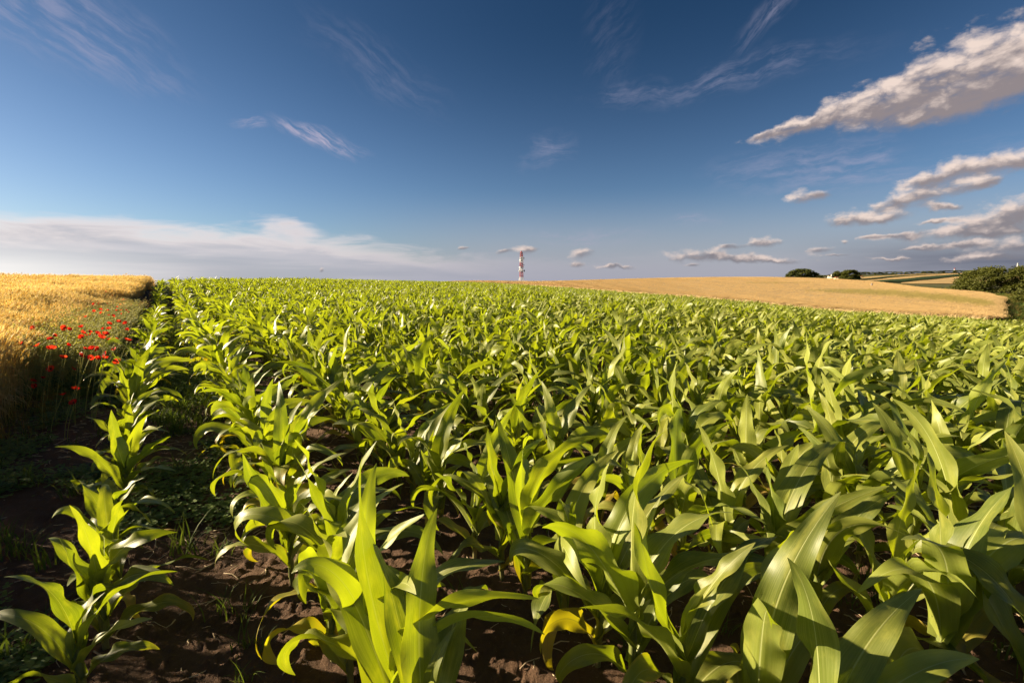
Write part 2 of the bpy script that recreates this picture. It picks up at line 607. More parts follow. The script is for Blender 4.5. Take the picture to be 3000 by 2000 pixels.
def leaf_material():
    m, k = new_mat('maize_leaf')
    uvn = k.node('ShaderNodeUVMap', uv_map='UVMap')
    u, v, _ = k.xyz(uvn.outputs[0])
    dry = attr(k, 'dry')
    rnd = k.node('ShaderNodeObjectInfo').outputs['Random']
    lr = attr(k, 'tone')
    geo = k.node('ShaderNodeNewGeometry')
    dc = k.math('ABSOLUTE', k.math('SUBTRACT', u, 0.5))
    wid = k.math('MULTIPLY_ADD', v, -0.022, 0.034)
    rib = k.math('SUBTRACT', 1.0, k.math('DIVIDE', dc, wid), clamp=True)
    rib = k.step(rib, 0.0, 0.6)
    vein = k.noise(k.comb(k.math('MULTIPLY', u, 46.0), k.math('MULTIPLY', v, 1.6), k.math('MULTIPLY', lr, 30.0)), 1.0, 3.0, 0.6)
    blot = k.noise(k.comb(k.math('MULTIPLY', u, 2.2), k.math('MULTIPLY', v, 5.0), k.math('MULTIPLY', lr, 50.0)), 1.0, 4.0, 0.6)
    g = k.mix(k.math('MULTIPLY_ADD', lr, 0.7, k.math('MULTIPLY', rnd, 0.3)), (0.092, 0.130, 0.018, 1), (0.285, 0.298, 0.042, 1))
    g = k.mix(k.step(blot, 0.45, 0.75), g, (0.30, 0.305, 0.05, 1))
    g = k.mix(k.math('MULTIPLY', k.step(vein, 0.42, 0.62), 0.30), g, (0.31, 0.33, 0.09, 1))
    g = k.mix(k.math('MULTIPLY', rib, 0.75), g, (0.52, 0.54, 0.20, 1))
    # yellowing tips, edges and old lower leaves
    edge = k.math('ADD', k.math('MULTIPLY', k.step(dc, 0.36, 0.5), 0.35), k.math('MULTIPLY', k.step(v, 0.6, 1.0), 0.55))
    yel = k.step(k.math('ADD', k.math('MULTIPLY', dry, 1.25), k.math('ADD', k.math('MULTIPLY', edge, 0.55), k.math('MULTIPLY', k.math('SUBTRACT', blot, 0.5), 0.7))), 0.55, 1.0)
    g = k.mix(yel, g, (0.36, 0.27, 0.045, 1))
    brown = k.step(k.math('ADD', dry, k.math('MULTIPLY', edge, 0.35)), 1.0, 1.4)
    g = k.mix(brown, g, (0.30, 0.19, 0.08, 1))
    hsv = k.node('ShaderNodeHueSaturation')
    k.put(hsv.inputs['Hue'], k.lin(rnd, 0, 1, 0.488, 0.508))
    k.put(hsv.inputs['Value'], k.lin(lr, 0, 1, 0.9, 1.12))
    k.put(hsv.inputs['Color'], g)
    g = hsv.outputs[0]
    under = k.mix(1.0, g, (1.1, 1.12, 1.25, 1), 'MULTIPLY')
    g2 = k.mix(geo.outputs['Backfacing'], g, under)
    nb = bump(k, k.math('ADD', vein, k.math('MULTIPLY', rib, 1.2)), 0.22, 0.002)
    sh = principled(k, g2, k.math('MULTIPLY_ADD', vein, 0.16, 0.40), 0.65, nb)
    tr = k.mix(1.0, g, (1.75, 1.9, 0.2, 1), 'MULTIPLY')
    tr = k.mix(k.math('MULTIPLY', rib, 0.6), tr, (0.10, 0.14, 0.02, 1))
    finish(k, thin(k, sh, tr, 0.38))
    return m


def stalk_material():
    m, k = new_mat('maize_stalk')
    tc = k.node('ShaderNodeTexCoord')
    x, y, z = k.xyz(tc.outputs['Object'])
    n = k.noise(k.comb(k.math('MULTIPLY', x, 90.0), k.math('MULTIPLY', y, 90.0), k.math('MULTIPLY', z, 4.0)), 1.0, 3.0, 0.6)
    c = k.mix(k.step(n, 0.3, 0.7), (0.15, 0.185, 0.045, 1), (0.25, 0.27, 0.09, 1))
    c = k.mix(k.step(z, 0.10, 0.0), c, (0.22, 0.20, 0.09, 1))
    finish(k, thin(k, principled(k, c, 0.45, 0.45, bump(k, n, 0.2, 0.002)), (0.2, 0.26, 0.04, 1), 0.12))
    return m


def soil_material():
    m, k = new_mat('soil_and_turf')
    geo = k.node('ShaderNodeNewGeometry')
    p = geo.outputs['Position']
    n1 = k.noise(p, 3.0, 6.0, 0.65)
    n2 = k.noise(p, 40.0, 6.0, 0.75)
    n3 = k.noise(p, 120.0, 3.0, 0.6)
    c = k.mix(k.step(n1, 0.3, 0.7), (0.075, 0.043, 0.027, 1), (0.138, 0.080, 0.049, 1))
    c = k.mix(k.math('MULTIPLY', k.step(n2, 0.5, 0.75), 0.7), c, (0.17, 0.10, 0.061, 1))
    c = k.mix(k.step(n3, 0.66, 0.72), c, (0.28, 0.20, 0.13, 1))
    gr = k.noise(p, 0.35, 6.0, 0.6)
    turf = k.mix(k.step(gr, 0.35, 0.65), (0.095, 0.085, 0.028, 1), (0.06, 0.075, 0.02, 1))
    turf = k.mix(k.step(n1, 0.5, 0.7), turf, (0.15, 0.115, 0.045, 1))
    c = k.mix(attr(k, 'turf'), c, turf)
    h = k.math('ADD', k.math('MULTIPLY', n2, 1.0), k.math('MULTIPLY', n3, 0.35))
    finish(k, principled(k, c, 0.92, 0.2, bump(k, h, 0.8, 0.03)))
    return m


def straw_material(name, c1, c2, c3, fac=0.3, green=None):
    """Ripe cereal: varies plant by plant and in broad patches over the field."""
    m, k = new_mat(name)
    rnd = k.node('ShaderNodeObjectInfo').outputs['Random']
    geo = k.node('ShaderNodeNewGeometry')
    p = geo.outputs['Position']
    n = k.noise(p, 0.6, 5.0, 0.6)
    lo = attr(k, 'ear')
    c = k.mix(k.math('MULTIPLY_ADD', rnd, 0.6, k.math('MULTIPLY', n, 0.4)), (*c1, 1), (*c2, 1))
    st = k.noise(k.mapping(p, rot=TH, scale=(0.55, 0.012, 0.1)), 1.0, 3.0, 0.6)
    pt = k.noise(p, 0.045, 4.0, 0.6)
    c = k.mix(k.math('MULTIPLY', k.step(st, 0.48, 0.62), 0.45), c, k.mix(1.0, c, (0.70, 0.68, 0.62, 1), 'MULTIPLY'))
    c = k.mix(k.math('MULTIPLY', k.step(pt, 0.45, 0.65), 0.5), c, k.mix(1.0, c, (1.12, 1.14, 1.2, 1), 'MULTIPLY'))
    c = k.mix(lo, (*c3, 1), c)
    if green is not None:
        c = k.mix(k.math('MULTIPLY', attr(k, 'green'), 0.75), c, (*green, 1))
    sh = principled(k, c, 0.6, 0.35)
    finish(k, thin(k, sh, k.mix(1.0, c, (1.4, 1.3, 0.8, 1), 'MULTIPLY'), fac))
    return m


def crop_sheet_material(name, c1, c2, green=None, scale=3.0):
    m, k = new_mat(name)
    geo = k.node('ShaderNodeNewGeometry')
    p = geo.outputs['Position']
    n1 = k.noise(p, scale, 6.0, 0.75)
    n2 = k.noise(p, 0.08, 5.0, 0.6)
    # drill lines and wind streaks run with the strips
    st = k.noise(k.mapping(p, rot=TH, scale=(1.6, 0.03, 0.2)), 1.0, 3.0, 0.6)
    c = k.mix(k.step(n1, 0.3, 0.7), (*c1, 1), (*c2, 1))
    c = k.mix(k.math('MULTIPLY', k.step(st, 0.45, 0.65), 0.35), c, (*[a * 0.72 for a in c1], 1))
    c = k.mix(k.math('MULTIPLY', k.step(n2, 0.4, 0.7), 0.35), c, (*[a * 1.15 for a in c2], 1))
    if green is not None:
        g = k.step(k.math('ADD', attr(k, 'green'), k.math('MULTIPLY', k.math('SUBTRACT', n2, 0.5), 0.8)), 0.25, 0.85)
        g = k.math('MULTIPLY', g, k.lin(n1, 0.3, 0.7, 0.95, 0.5))
        c = k.mix(g, c, (*green, 1))
    finish(k, principled(k, c, 0.85, 0.15, bump(k, n1, 1.0, 0.25)))
    return m


def foliage_material(name, c1, c2, tr=0.3):
    m, k = new_mat(name)
    t = attr(k, 'tone')
    rnd = k.node('ShaderNodeObjectInfo').outputs['Random']
    c = k.mix(t, (*c1, 1), (*c2, 1))
    c = k.mix(k.math('MULTIPLY', rnd, 0.25), c, (c2[0] * 1.2, c2[1] * 1.05, c2[2], 1))
    finish(k, thin(k, principled(k, c, 0.65, 0.2), k.mix(1.0, c, (1.7, 1.7, 0.6, 1), 'MULTIPLY'), tr))
    return m


M = {}
M['leaf'] = leaf_material()
M['stalk'] = stalk_material()
M['soil'] = soil_material()
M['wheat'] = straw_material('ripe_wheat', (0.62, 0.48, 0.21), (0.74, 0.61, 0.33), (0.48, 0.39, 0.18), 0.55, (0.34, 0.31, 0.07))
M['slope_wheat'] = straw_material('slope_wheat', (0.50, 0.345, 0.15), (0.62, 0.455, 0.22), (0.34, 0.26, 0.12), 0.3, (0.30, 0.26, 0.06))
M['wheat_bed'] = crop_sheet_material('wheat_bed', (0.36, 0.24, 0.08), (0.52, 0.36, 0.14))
M['wheat_sheet'] = crop_sheet_material('wheat_sheet', (0.33, 0.225, 0.105), (0.54, 0.39, 0.20), (0.26, 0.22, 0.06), 4.0)
M['far_wheat'] = crop_sheet_material('far_wheat', (0.42, 0.275, 0.11), (0.52, 0.36, 0.16), None, 0.8)
M['far_green'] = crop_sheet_material('far_green', (0.020, 0.040, 0.012), (0.035, 0.06, 0.016), None, 0.9)
M['weed'] = foliage_material('weed_green', (0.075, 0.125, 0.035), (0.16, 0.22, 0.06), 0.3)
M['grass'] = foliage_material('grass_green', (0.05, 0.09, 0.02), (0.13, 0.165, 0.04), 0.35)
M['dry_grass'] = foliage_material('dry_grass', (0.12, 0.12, 0.03), (0.30, 0.22, 0.07), 0.35)
M['poppy_stem'] = foliage_material('poppy_stem', (0.24, 0.26, 0.08), (0.44, 0.42, 0.17), 0.3)
M['tree_leaf'] = foliage_material('tree_leaf', (0.032, 0.044, 0.010), (0.095, 0.102, 0.018), 0.3)
M['dark_leaf'] = foliage_material('dark_leaf', (0.035, 0.048, 0.012), (0.085, 0.095, 0.02), 0.25)
M['bark'] = flat_mat('bark', (0.11, 0.075, 0.05), 0.9, 0.2, 0.2, 3.0)
M['litter'] = flat_mat('straw_litter', (0.62, 0.48, 0.31), 0.8, 0.3, 0.2, 30.0)
M['red_paint'] = flat_mat('red_paint', (0.36, 0.045, 0.04), 0.5, 0.4, 0.06, 0.5)
M['white_paint'] = flat_mat('white_paint', (0.72, 0.70, 0.68), 0.5, 0.4, 0.06, 0.5)
M['grey_metal'] = flat_mat('grey_metal', (0.16, 0.16, 0.17), 0.5, 0.4, 0.08, 0.5)
M['plaster'] = flat_mat('cream_plaster', (0.78, 0.70, 0.50), 0.85, 0.2, 0.04, 0.6)
M['roof_brown'] = flat_mat('brown_tiles', (0.12, 0.07, 0.045), 0.8, 0.2, 0.15, 1.5)
M['roof_red'] = flat_mat('red_tiles', (0.34, 0.12, 0.055), 0.8, 0.2, 0.15, 1.5)
M['stone'] = flat_mat('pale_stone', (0.27, 0.23, 0.20), 0.9, 0.2, 0.1, 4.0)
M['poppy_black'] = flat_mat('poppy_heart', (0.03, 0.035, 0.015), 0.7, 0.3, 0.1, 60.0)


def petal_material():
    m, k = new_mat('poppy_petal')
    uvn = k.node('ShaderNodeUVMap', uv_map='UVMap')
    u, v, _ = k.xyz(uvn.outputs[0])
    rnd = k.node('ShaderNodeObjectInfo').outputs['Random']
    c = k.mix(rnd, (0.50, 0.014, 0.012, 1), (0.72, 0.055, 0.018, 1))
    c = k.mix(k.step(v, 0.22, 0.05), c, (0.05, 0.008, 0.01, 1))
    n = k.noise(k.comb(k.math('MULTIPLY', u, 25.0), k.math('MULTIPLY', v, 2.0), rnd), 1.0, 3.0)
    finish(k, thin(k, principled(k, c, 0.5, 0.35, bump(k, n, 0.3, 0.003)), k.mix(1.0, c, (1.3, 1.6, 1.2, 1), 'MULTIPLY'), 0.5))
    return m


M['petal'] = petal_material()

# ------------------------------------------------------------------ ground sheet
def build_ground():
    az = np.concatenate([np.linspace(R(-60), R(60), 440), np.linspace(R(60), R(300), 62)[1:-1]])
    r = np.concatenate([np.geomspace(0.25, 8.0, 380), np.geomspace(8.0, 6000.0, 190)[1:]])
    A, RR = np.meshgrid(az, r)
    X, Y = RR * np.sin(A), RR * np.cos(A)
    Z = ground(X, Y)
    na, nr = len(az), len(r)
    v = np.stack([X, Y, Z], -1).reshape(-1, 3)
    i = np.arange(nr - 1)[:, None] * na
    j = np.arange(na)[None, :]
    j2 = (j + 1) % na
    f4 = np.stack([i + j, i + na + j, i + na + j2, i + j2], -1).reshape(-1, 4)
    v = np.concatenate([v, [[0, 0, 0.0]]])
    jj = np.arange(na)
    f3 = np.stack([np.full(na, len(v) - 1), jj, (jj + 1) % na], -1)
    u, l = uL(v[:, 0], v[:, 1])
    turf = np.clip((l - CORN_R - 0.2) / 0.6, 0, 1)
    turf = np.maximum(turf, (l < -3.0) * 1.0)
    n = fbm(v[:, 0] * 1.3, v[:, 1] * 1.3, 40, 4)
    turf = np.maximum(turf, np.clip((n - 0.52) * 4, 0, .5) * ((l < 0.4) & (u > 3.0)))
    o = obj('ground', mesh_np('ground', v, [f4, f3], M['soil'], attrs={'turf': turf}))
    tag(o, 'dark brown ploughed soil with clods under the crops', 'ground', kind='structure')


build_ground()


# ------------------------------------------------------------------ instancing of what nobody could count
def lib_collection(name, meshes):
    c = bpy.data.collections.new(name)
    for i, me in enumerate(meshes):
        c.objects.link(bpy.data.objects.new('%s_%02d' % (name, i), me))
    return c


def scatter(name, coll, pts, rot, scl, idx, label, cat):
    """One object whose points carry copies of the collection's meshes."""
    n = len(pts)
    me = bpy.data.meshes.new(name)
    me.vertices.add(n)
    me.vertices.foreach_set('co', np.asarray(pts, np.float32).ravel())
    a = me.attributes.new('rot', 'FLOAT_VECTOR', 'POINT')
    a.data.foreach_set('vector', np.asarray(rot, np.float32).ravel())
    scl = np.asarray(scl, np.float32)
    if scl.ndim == 1:
        scl = np.repeat(scl[:, None], 3, 1)
    a = me.attributes.new('scl', 'FLOAT_VECTOR', 'POINT')
    a.data.foreach_set('vector', scl.ravel())
    a = me.attributes.new('idx', 'INT', 'POINT')
    a.data.foreach_set('value', np.asarray(idx, np.int32))
    o = obj(name, me)
    g = bpy.data.node_groups.new(name + '_nodes', 'GeometryNodeTree')
    g.interface.new_socket('Geometry', in_out='INPUT', socket_type='NodeSocketGeometry')
    g.interface.new_socket('Geometry', in_out='OUTPUT', socket_type='NodeSocketGeometry')
    N, Lk = g.nodes, g.links
    gi, go = N.new('NodeGroupInput'), N.new('NodeGroupOutput')
    ci = N.new('GeometryNodeCollectionInfo')
    ci.inputs['Collection'].default_value = coll
    ci.inputs['Separate Children'].default_value = True
    ci.inputs['Reset Children'].default_value = True
    ip = N.new('GeometryNodeInstanceOnPoints')
    ip.inputs['Pick Instance'].default_value = True

    def na(nm, ty):
        q = N.new('GeometryNodeInputNamedAttribute')
        q.data_type = ty
        q.inputs[0].default_value = nm
        return q.outputs[0]
    e2r = N.new('FunctionNodeEulerToRotation')
    Lk.new(na('rot', 'FLOAT_VECTOR'), e2r.inputs[0])
    Lk.new(gi.outputs[0], ip.inputs['Points'])
    Lk.new(ci.outputs[0], ip.inputs['Instance'])
    Lk.new(na('idx', 'INT'), ip.inputs['Instance Index'])
    Lk.new(e2r.outputs[0], ip.inputs['Rotation'])
    Lk.new(na('scl', 'FLOAT_VECTOR'), ip.inputs['Scale'])
    Lk.new(ip.outputs[0], go.inputs[0])
    md = o.modifiers.new('scatter', 'NODES')
    md.node_group = g
    tag(o, label, cat, kind='stuff')
    return o


# ------------------------------------------------------------------ maize
WIND = np.array([0.95, 0.22, 0.08])          # the breeze blows to the right and away


def leaf_blade(rng, base, az, el0, length, width, droop, wind, twist, fold0, nseg, ncross, wav):
    """A maize leaf as a curved, folded, wavy blade: verts, quads, uv."""
    t = np.linspace(0, 1, nseg + 1)
    out = np.array([math.cos(az), math.sin(az), 0.0])
    el = el0 - droop * t ** 2.0
    d = out[None] * np.cos(el)[:, None] + np.array([0, 0, 1.0])[None] * np.sin(el)[:, None]
    side_sway = np.cross(out, [0, 0, 1.0]) * rng.normal(0, 0.25)
    d = d + (WIND * wind + side_sway)[None] * (t ** 1.4)[:, None]
    d /= np.linalg.norm(d, axis=1)[:, None]
    seg = np.concatenate([[np.zeros(3)], (d[:-1] + d[1:]) / 2 * length / nseg])
    p = base + np.cumsum(seg, 0)
    s = np.cross(d[0], [0, 0, 1.0])
    if np.linalg.norm(s) < 1e-3:
        s = np.cross(out, [0, 0, 1.0])
    s /= np.linalg.norm(s)
    S = np.empty_like(d)
    for i in range(nseg + 1):
        s = s - d[i] * s.dot(d[i])
        s /= np.linalg.norm(s)
        S[i] = s
    Nn = np.cross(S, d)
    tw = twist * t ** 1.6
    S, Nn = S * np.cos(tw)[:, None] + Nn * np.sin(tw)[:, None], Nn * np.cos(tw)[:, None] - S * np.sin(tw)[:, None]
    w = width * np.minimum(1.0, 0.50 + 1.9 * t - 0.6 * t * t) * np.clip(1 - t ** 2.1, 0, 1) ** 0.85
    w[-1] = width * 0.015
    fold = fold0 * (1 - t) ** 2.5 + 0.22 * (1 - 0.6 * t)
    c = np.linspace(-1, 1, ncross)
    f1, f2 = rng.uniform(2.0, 3.6), rng.uniform(2.0, 3.6)
    p1, p2 = rng.uniform(0, 6.28, 2)
    env = wav * np.minimum(1, t * 3) * (1 - t ** 3)
    wl = env * np.sin(2 * PI * f1 * t + p1)
    wr = env * np.sin(2 * PI * f2 * t + p2)
    hw = w / 2
    v = np.empty((nseg + 1, ncross, 3))
    for j, cc in enumerate(c):
        a = abs(cc)
        lift = a * hw * np.sin(fold) - 0.25 * a * a * hw * np.sin(fold)
        edge = (wl if cc < 0 else wr) * a ** 2.2 * np.minimum(1, hw / (width * 0.25))
        v[:, j] = p + S * (cc * hw * np.cos(fold * (1 - 0.3 * a)))[:, None] + Nn * (lift + edge)[:, None]
    i = np.arange(nseg)[:, None] * ncross
    j = np.arange(ncross - 1)[None]
    f = np.stack([i + j, i + j + 1, i + ncross + j + 1, i + ncross + j], -1).reshape(-1, 4)
    uv = np.stack(np.broadcast_arrays((c[None] + 1) / 2, t[:, None]), -1).reshape(-1, 2)
    return v.reshape(-1, 3), f, uv


def maize_plan(rng, H, vigour=1.0):
    """Blades of one plant: list of leaf_blade arguments plus dryness."""
    n = int(rng.integers(8, 11))
    a0 = rng.uniform(0, 2 * PI)
    hs = H * rng.uniform(0.50, 0.60)
    blades = []
    for i in range(n):
        q = i / (n - 1)
        z = hs * (0.12 + 0.86 * q ** 0.85)
        az = a0 + PI * i + rng.normal(0, 0.42)
        if i == n - 1:
            length = H * rng.uniform(0.28, 0.42)
            width = rng.uniform(0.026, 0.045)
            el0, droop = R(rng.uniform(80, 88)), R(rng.uniform(5, 30))
            fold, wav = 1.15, 0.003
        else:
            prof = math.sin(PI * min(1, 0.20 + 0.58 * q))
            length = H * (0.42 + 0.46 * prof) * rng.uniform(0.82, 1.18)
            width = (0.050 + 0.071 * prof) * rng.uniform(0.85, 1.15)
            el0 = R(52 + 27 * q + rng.normal(0, 7))
            droop = R(max(15, 150 - 72 * q - 45 * max(0, q - 0.6) / 0.4 + rng.normal(0, 36)))
            fold, wav = 0.85, rng.uniform(0.010, 0.026)
        wind = rng.uniform(0.15, 1.5) * (0.45 + 0.45 * q)
        twist = rng.normal(0, 1.1) if i < n - 1 else rng.normal(0, 0.4)
        dry = max(0.0, rng.normal(0.62 - 2.3 * q, 0.2))
        blades.append(dict(base=np.array([0, 0, z]), az=az, el0=el0, length=length, width=width * vigour, droop=droop, wind=wind,
                           twist=twist, fold0=fold, wav=wav * vigour, dry=dry))
    return hs, blades


def stalk_mesh(rng, hs, sides, lean):
    z = np.array([-0.03, 0.02, 0.08, 0.085, 0.16, 0.165, 0.25, 0.255, 0.34, 0.345, 0.43, 0.435, 0.55])
    z = np.concatenate([z[:2], z[2:] / 0.55 * hs])
    r = np.array([0.0125, 0.0115, 0.0125, 0.0145, 0.0125, 0.015, 0.013, 0.015, 0.0125, 0.014, 0.0115, 0.012, 0.006])
    if sides < 6:
        z, r = z[[0, 4, 8, 12]], r[[0, 4, 8, 12]]
    p = np.stack([lean[0] * z * z, lean[1] * z * z, z], -1)
    return tube(p, r, sides)


corn_parts = []


def near_plant(rng, x, y, H, label):
    root = empty('corn_plant', (x, y, float(ground(np.array([x]), np.array([y]))[0])))
    tag(root, label, 'corn plant', 'maize plants standing in rows')
    hs, blades = maize_plan(rng, H, (H / 0.67) ** 0.8)
    lean = rng.normal(0, 0.06, 2) + np.array([0.08, 0.04])
    v, f = stalk_mesh(rng, hs, 9, lean)
    obj('stalk', mesh_np('stalk', v, f, M['stalk']), root)
    dist = math.hypot(x, y)
    ns, nc = (26, 9) if dist < 3.2 else ((18, 7) if dist < 6 else (13, 5))
    for b in blades:
        dry = b.pop('dry')
        b['base'] = b['base'] + np.array([lean[0], lean[1], 0]) * b['base'][2] ** 2
        v, f, uv = leaf_blade(rng, nseg=ns, ncross=nc, **b)
        n = len(v)
        obj('leaf', mesh_np('leaf', v, f, M['leaf'], uv, True, {'dry': np.full(n, dry), 'tone': np.full(n, rng.random())}), root)


def far_plant_mesh(seed, H=0.67, ns=8, nc=3):
    rng = np.random.default_rng(seed)
    hs, blades = maize_plan(rng, H)
    mb = MB()
    v, f = stalk_mesh(rng, hs, 5, (0.08, 0.04))
    mb.add(v, f, dry=0.0, tone=0.6)
    for b in blades:
        dry = b.pop('dry')
        v, f, uv = leaf_blade(rng, nseg=ns, ncross=nc, **b)
        mb.add(v, f, uv, dry=dry, tone=rng.random())
    return mb.mesh('maize', M['leaf'])


ORD = ['first', 'second', 'third', 'fourth', 'fifth', 'sixth', 'seventh', 'eighth', 'ninth', 'tenth', 'eleventh', 'twelfth', 'thirteenth', 'fourteenth',
       'fifteenth', 'sixteenth', 'seventeenth', 'eighteenth', 'nineteenth', 'twentieth']
TENS = {2: 'twenty', 3: 'thirty', 4: 'forty', 5: 'fifty', 6: 'sixty', 7: 'seventy', 8: 'eighty'}


def ordinal(n):
    if n <= 20:
        return ORD[n - 1]
    t, u = divmod(n, 10)
    return TENS[t][:-1] + 'ieth' if u == 0 else TENS[t] + '-' + ORD[u - 1]


def project(x, y, z):
    """Photo pixel of a world point (arrays)."""
    dz = z - EYE
    zc = y * math.cos(PITCH) - dz * math.sin(PITCH)
    yc = y * math.sin(PITCH) + dz * math.cos(PITCH)
    zc = np.where(zc > 0.05, zc, np.nan)
    return 1500 + FPX * x / zc, 1000 - FPX * yc / zc


def build_maize():
    rng = np.random.default_rng(77)
    P = []
    nrow = int((CORN_R - ROW_0) / ROW_S)
    # the first rows start where the photograph shows stems
    first = {0: 2.05, 1: 0.95, 2: 0.32}
    for r in range(nrow + 1):
        l0 = ROW_0 + r * ROW_S
        u = first.get(r, rng.uniform(-0.3, 0.0)) - (40 * 0.27 if r >= 3 else 0)
        end = 100.0
        while u < end:
            P.append((r, u, l0 + rng.normal(0, 0.028)))
            gap = 0.195 if r else 0.33
            u += gap * rng.uniform(0.78, 1.22) + (gap if rng.random() < (0.07 if r else 0.2) else 0)
    P = np.array(P)
    x, y = xy(P[:, 1], P[:, 2])
    r = np.hypot(x, y)
    az = np.degrees(np.arctan2(x, y))
    keep = (r > 0.62) & (y > -2.0) & ((np.abs(az) < 58) | (r < 4)) & ~((y < 0.42) & (np.abs(x) < 0.9))
    P, x, y, r = P[keep], x[keep], y[keep], r[keep]
    # height: the lone first row stays shorter
    H = np.where(P[:, 0] == 0, np.interp(P[:, 1], [2, 4.6, 5.6, 6.4, 7.5, 30], [0.50, 0.52, 0.74, 0.70, 0.50, 0.60]), 0.66) * (0.80 + 0.38 * fbm(x * 0.7, y * 0.7, 61, 3)) * rng.uniform(0.84, 1.12, len(x))
    g = terrain(x, y)
    px, py = project(x, y, g + 0.6 * H)
    inview = (px > -120) & (px < 3120) & (py < 2250) & (py > 700)
    order = np.argsort(np.where(inview, r, 1e9))
    near = order[:300]
    isnear = np.zeros(len(x), bool)
    isnear[near] = True
    rows = {}
    for i in near:
        rows.setdefault(int(P[i, 0]), []).append(i)
    for rr, ids in sorted(rows.items()):
        ids.sort(key=lambda i: P[i, 1])
        for n, i in enumerate(ids):
            if rr == 0:
                lab = 'short corn plant in the lone row beside the poppies, %s from the near end' % ordinal(n + 1)
            else:
                lab = 'leafy green corn plant in the %s row from the poppies, %s from the near end' % (ordinal(rr + 1), ordinal(n + 1))
            near_plant(rng, x[i], y[i], H[i], lab)
    far = np.where(~isnear)[0]
    lib = lib_collection('maize_kinds', [far_plant_mesh(900 + i, 0.67, 9, 3) for i in range(14)])
    gz = ground(x[far], y[far])
    rot = np.zeros((len(far), 3))
    rot[:, 2] = rng.normal(0, 0.55, len(far))
    rot[:, 0] = rng.normal(0, 0.06, len(far))
    rot[:, 1] = rng.normal(0.03, 0.06, len(far))
    scatter('corn_rows', lib, np.stack([x[far], y[far], gz], -1), rot, H[far] / 0.67, rng.integers(0, 14, len(far)),
            'dense green maize in rows reaching back to the crest of the field', 'maize')


build_maize()


# ------------------------------------------------------------------ wheat
def wheat_tuft(seed, n=14, H=0.92, spread=0.10, simple=False, green=0.0):
    rng = np.random.default_rng(seed)
    mb = MB()
    for _ in range(n):
        a, q = rng.uniform(0, 2 * PI), spread * math.sqrt(rng.random())
        b = np.array([q * math.cos(a), q * math.sin(a), -0.02])
        h = H * rng.uniform(0.80, 1.06)
        ld = WIND * rng.uniform(0.05, 0.30) + np.append(rng.normal(0, 0.09, 2), 0)
        t = np.linspace(0, 1, 4)
        p = b[None] + np.stack([ld[0] * t ** 2 * h * .6, ld[1] * t ** 2 * h * .6, t * h * 0.9], -1)
        if not simple:
            v, f = tube(p, [0.0028, 0.0025, 0.002, 0.0015], 3)
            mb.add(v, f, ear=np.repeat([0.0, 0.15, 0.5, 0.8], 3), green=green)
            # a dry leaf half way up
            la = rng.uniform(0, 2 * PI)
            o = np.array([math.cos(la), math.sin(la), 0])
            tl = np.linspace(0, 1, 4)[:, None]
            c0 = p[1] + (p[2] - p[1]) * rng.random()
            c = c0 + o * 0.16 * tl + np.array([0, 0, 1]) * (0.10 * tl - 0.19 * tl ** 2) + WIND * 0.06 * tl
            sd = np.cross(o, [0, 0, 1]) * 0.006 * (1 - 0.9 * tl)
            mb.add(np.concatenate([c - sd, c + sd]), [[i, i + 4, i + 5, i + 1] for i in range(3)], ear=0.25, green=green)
        # the ear: a plaited spindle that nods with the wind
        d = p[-1] - p[-2]
        d /= np.linalg.norm(d)
        e_l = rng.uniform(0.065, 0.095)
        nod = d + WIND * rng.uniform(0.2, 0.9) + np.array([0, 0, -0.25 * rng.random()])
        nod /= np.linalg.norm(nod)
        te = np.array([0, 0.15, 0.5, 0.85, 1.0])
        ep = p[-1] + (d[None] * te[:, None] * (1 - te[:, None] * 0.5) + nod[None] * te[:, None] ** 2 * 0.5) * e_l
        v, f = tube(ep, np.array([0.002, 0.0068, 0.0078, 0.005, 0.0012]) * (1.25 if simple else 1), 4, False)
        mb.add(v, f, ear=1.0, green=green)
        for _k in range(3 if simple else 6):
            s0 = ep[rng.integers(1, 4)]
            aw = nod + rng.normal(0, 0.22, 3)
            aw = aw / np.linalg.norm(aw) * rng.uniform(0.06, 0.10)
            sd = np.cross(aw, rng.normal(0, 1, 3))
            sd = sd / (np.linalg.norm(sd) + 1e-9) * (0.0022 if simple else 0.0014)
            mb.add(np.array([s0 - sd, s0 + sd, s0 + aw]), [[0, 1, 2]], ear=1.0, green=green)
    return mb.mesh('wheat', M['slope_wheat' if simple else 'wheat'], smooth=False)


def wheat_edge(u):
    """How far from the camera's row the left wheat begins (across the rows)."""
    e = np.interp(u, [-20, 5.0, 7.0, 8.6, 10, 12, 16, 20, 24, 60], [-1.45, -1.45, -1.36, -1.5, -1.8, -2.0, -1.85, -1.4, -1.2, -1.15])
    return e + 0.10 * (vnoise(u * 1.7, u * 0 + 3, 8) - 0.5)


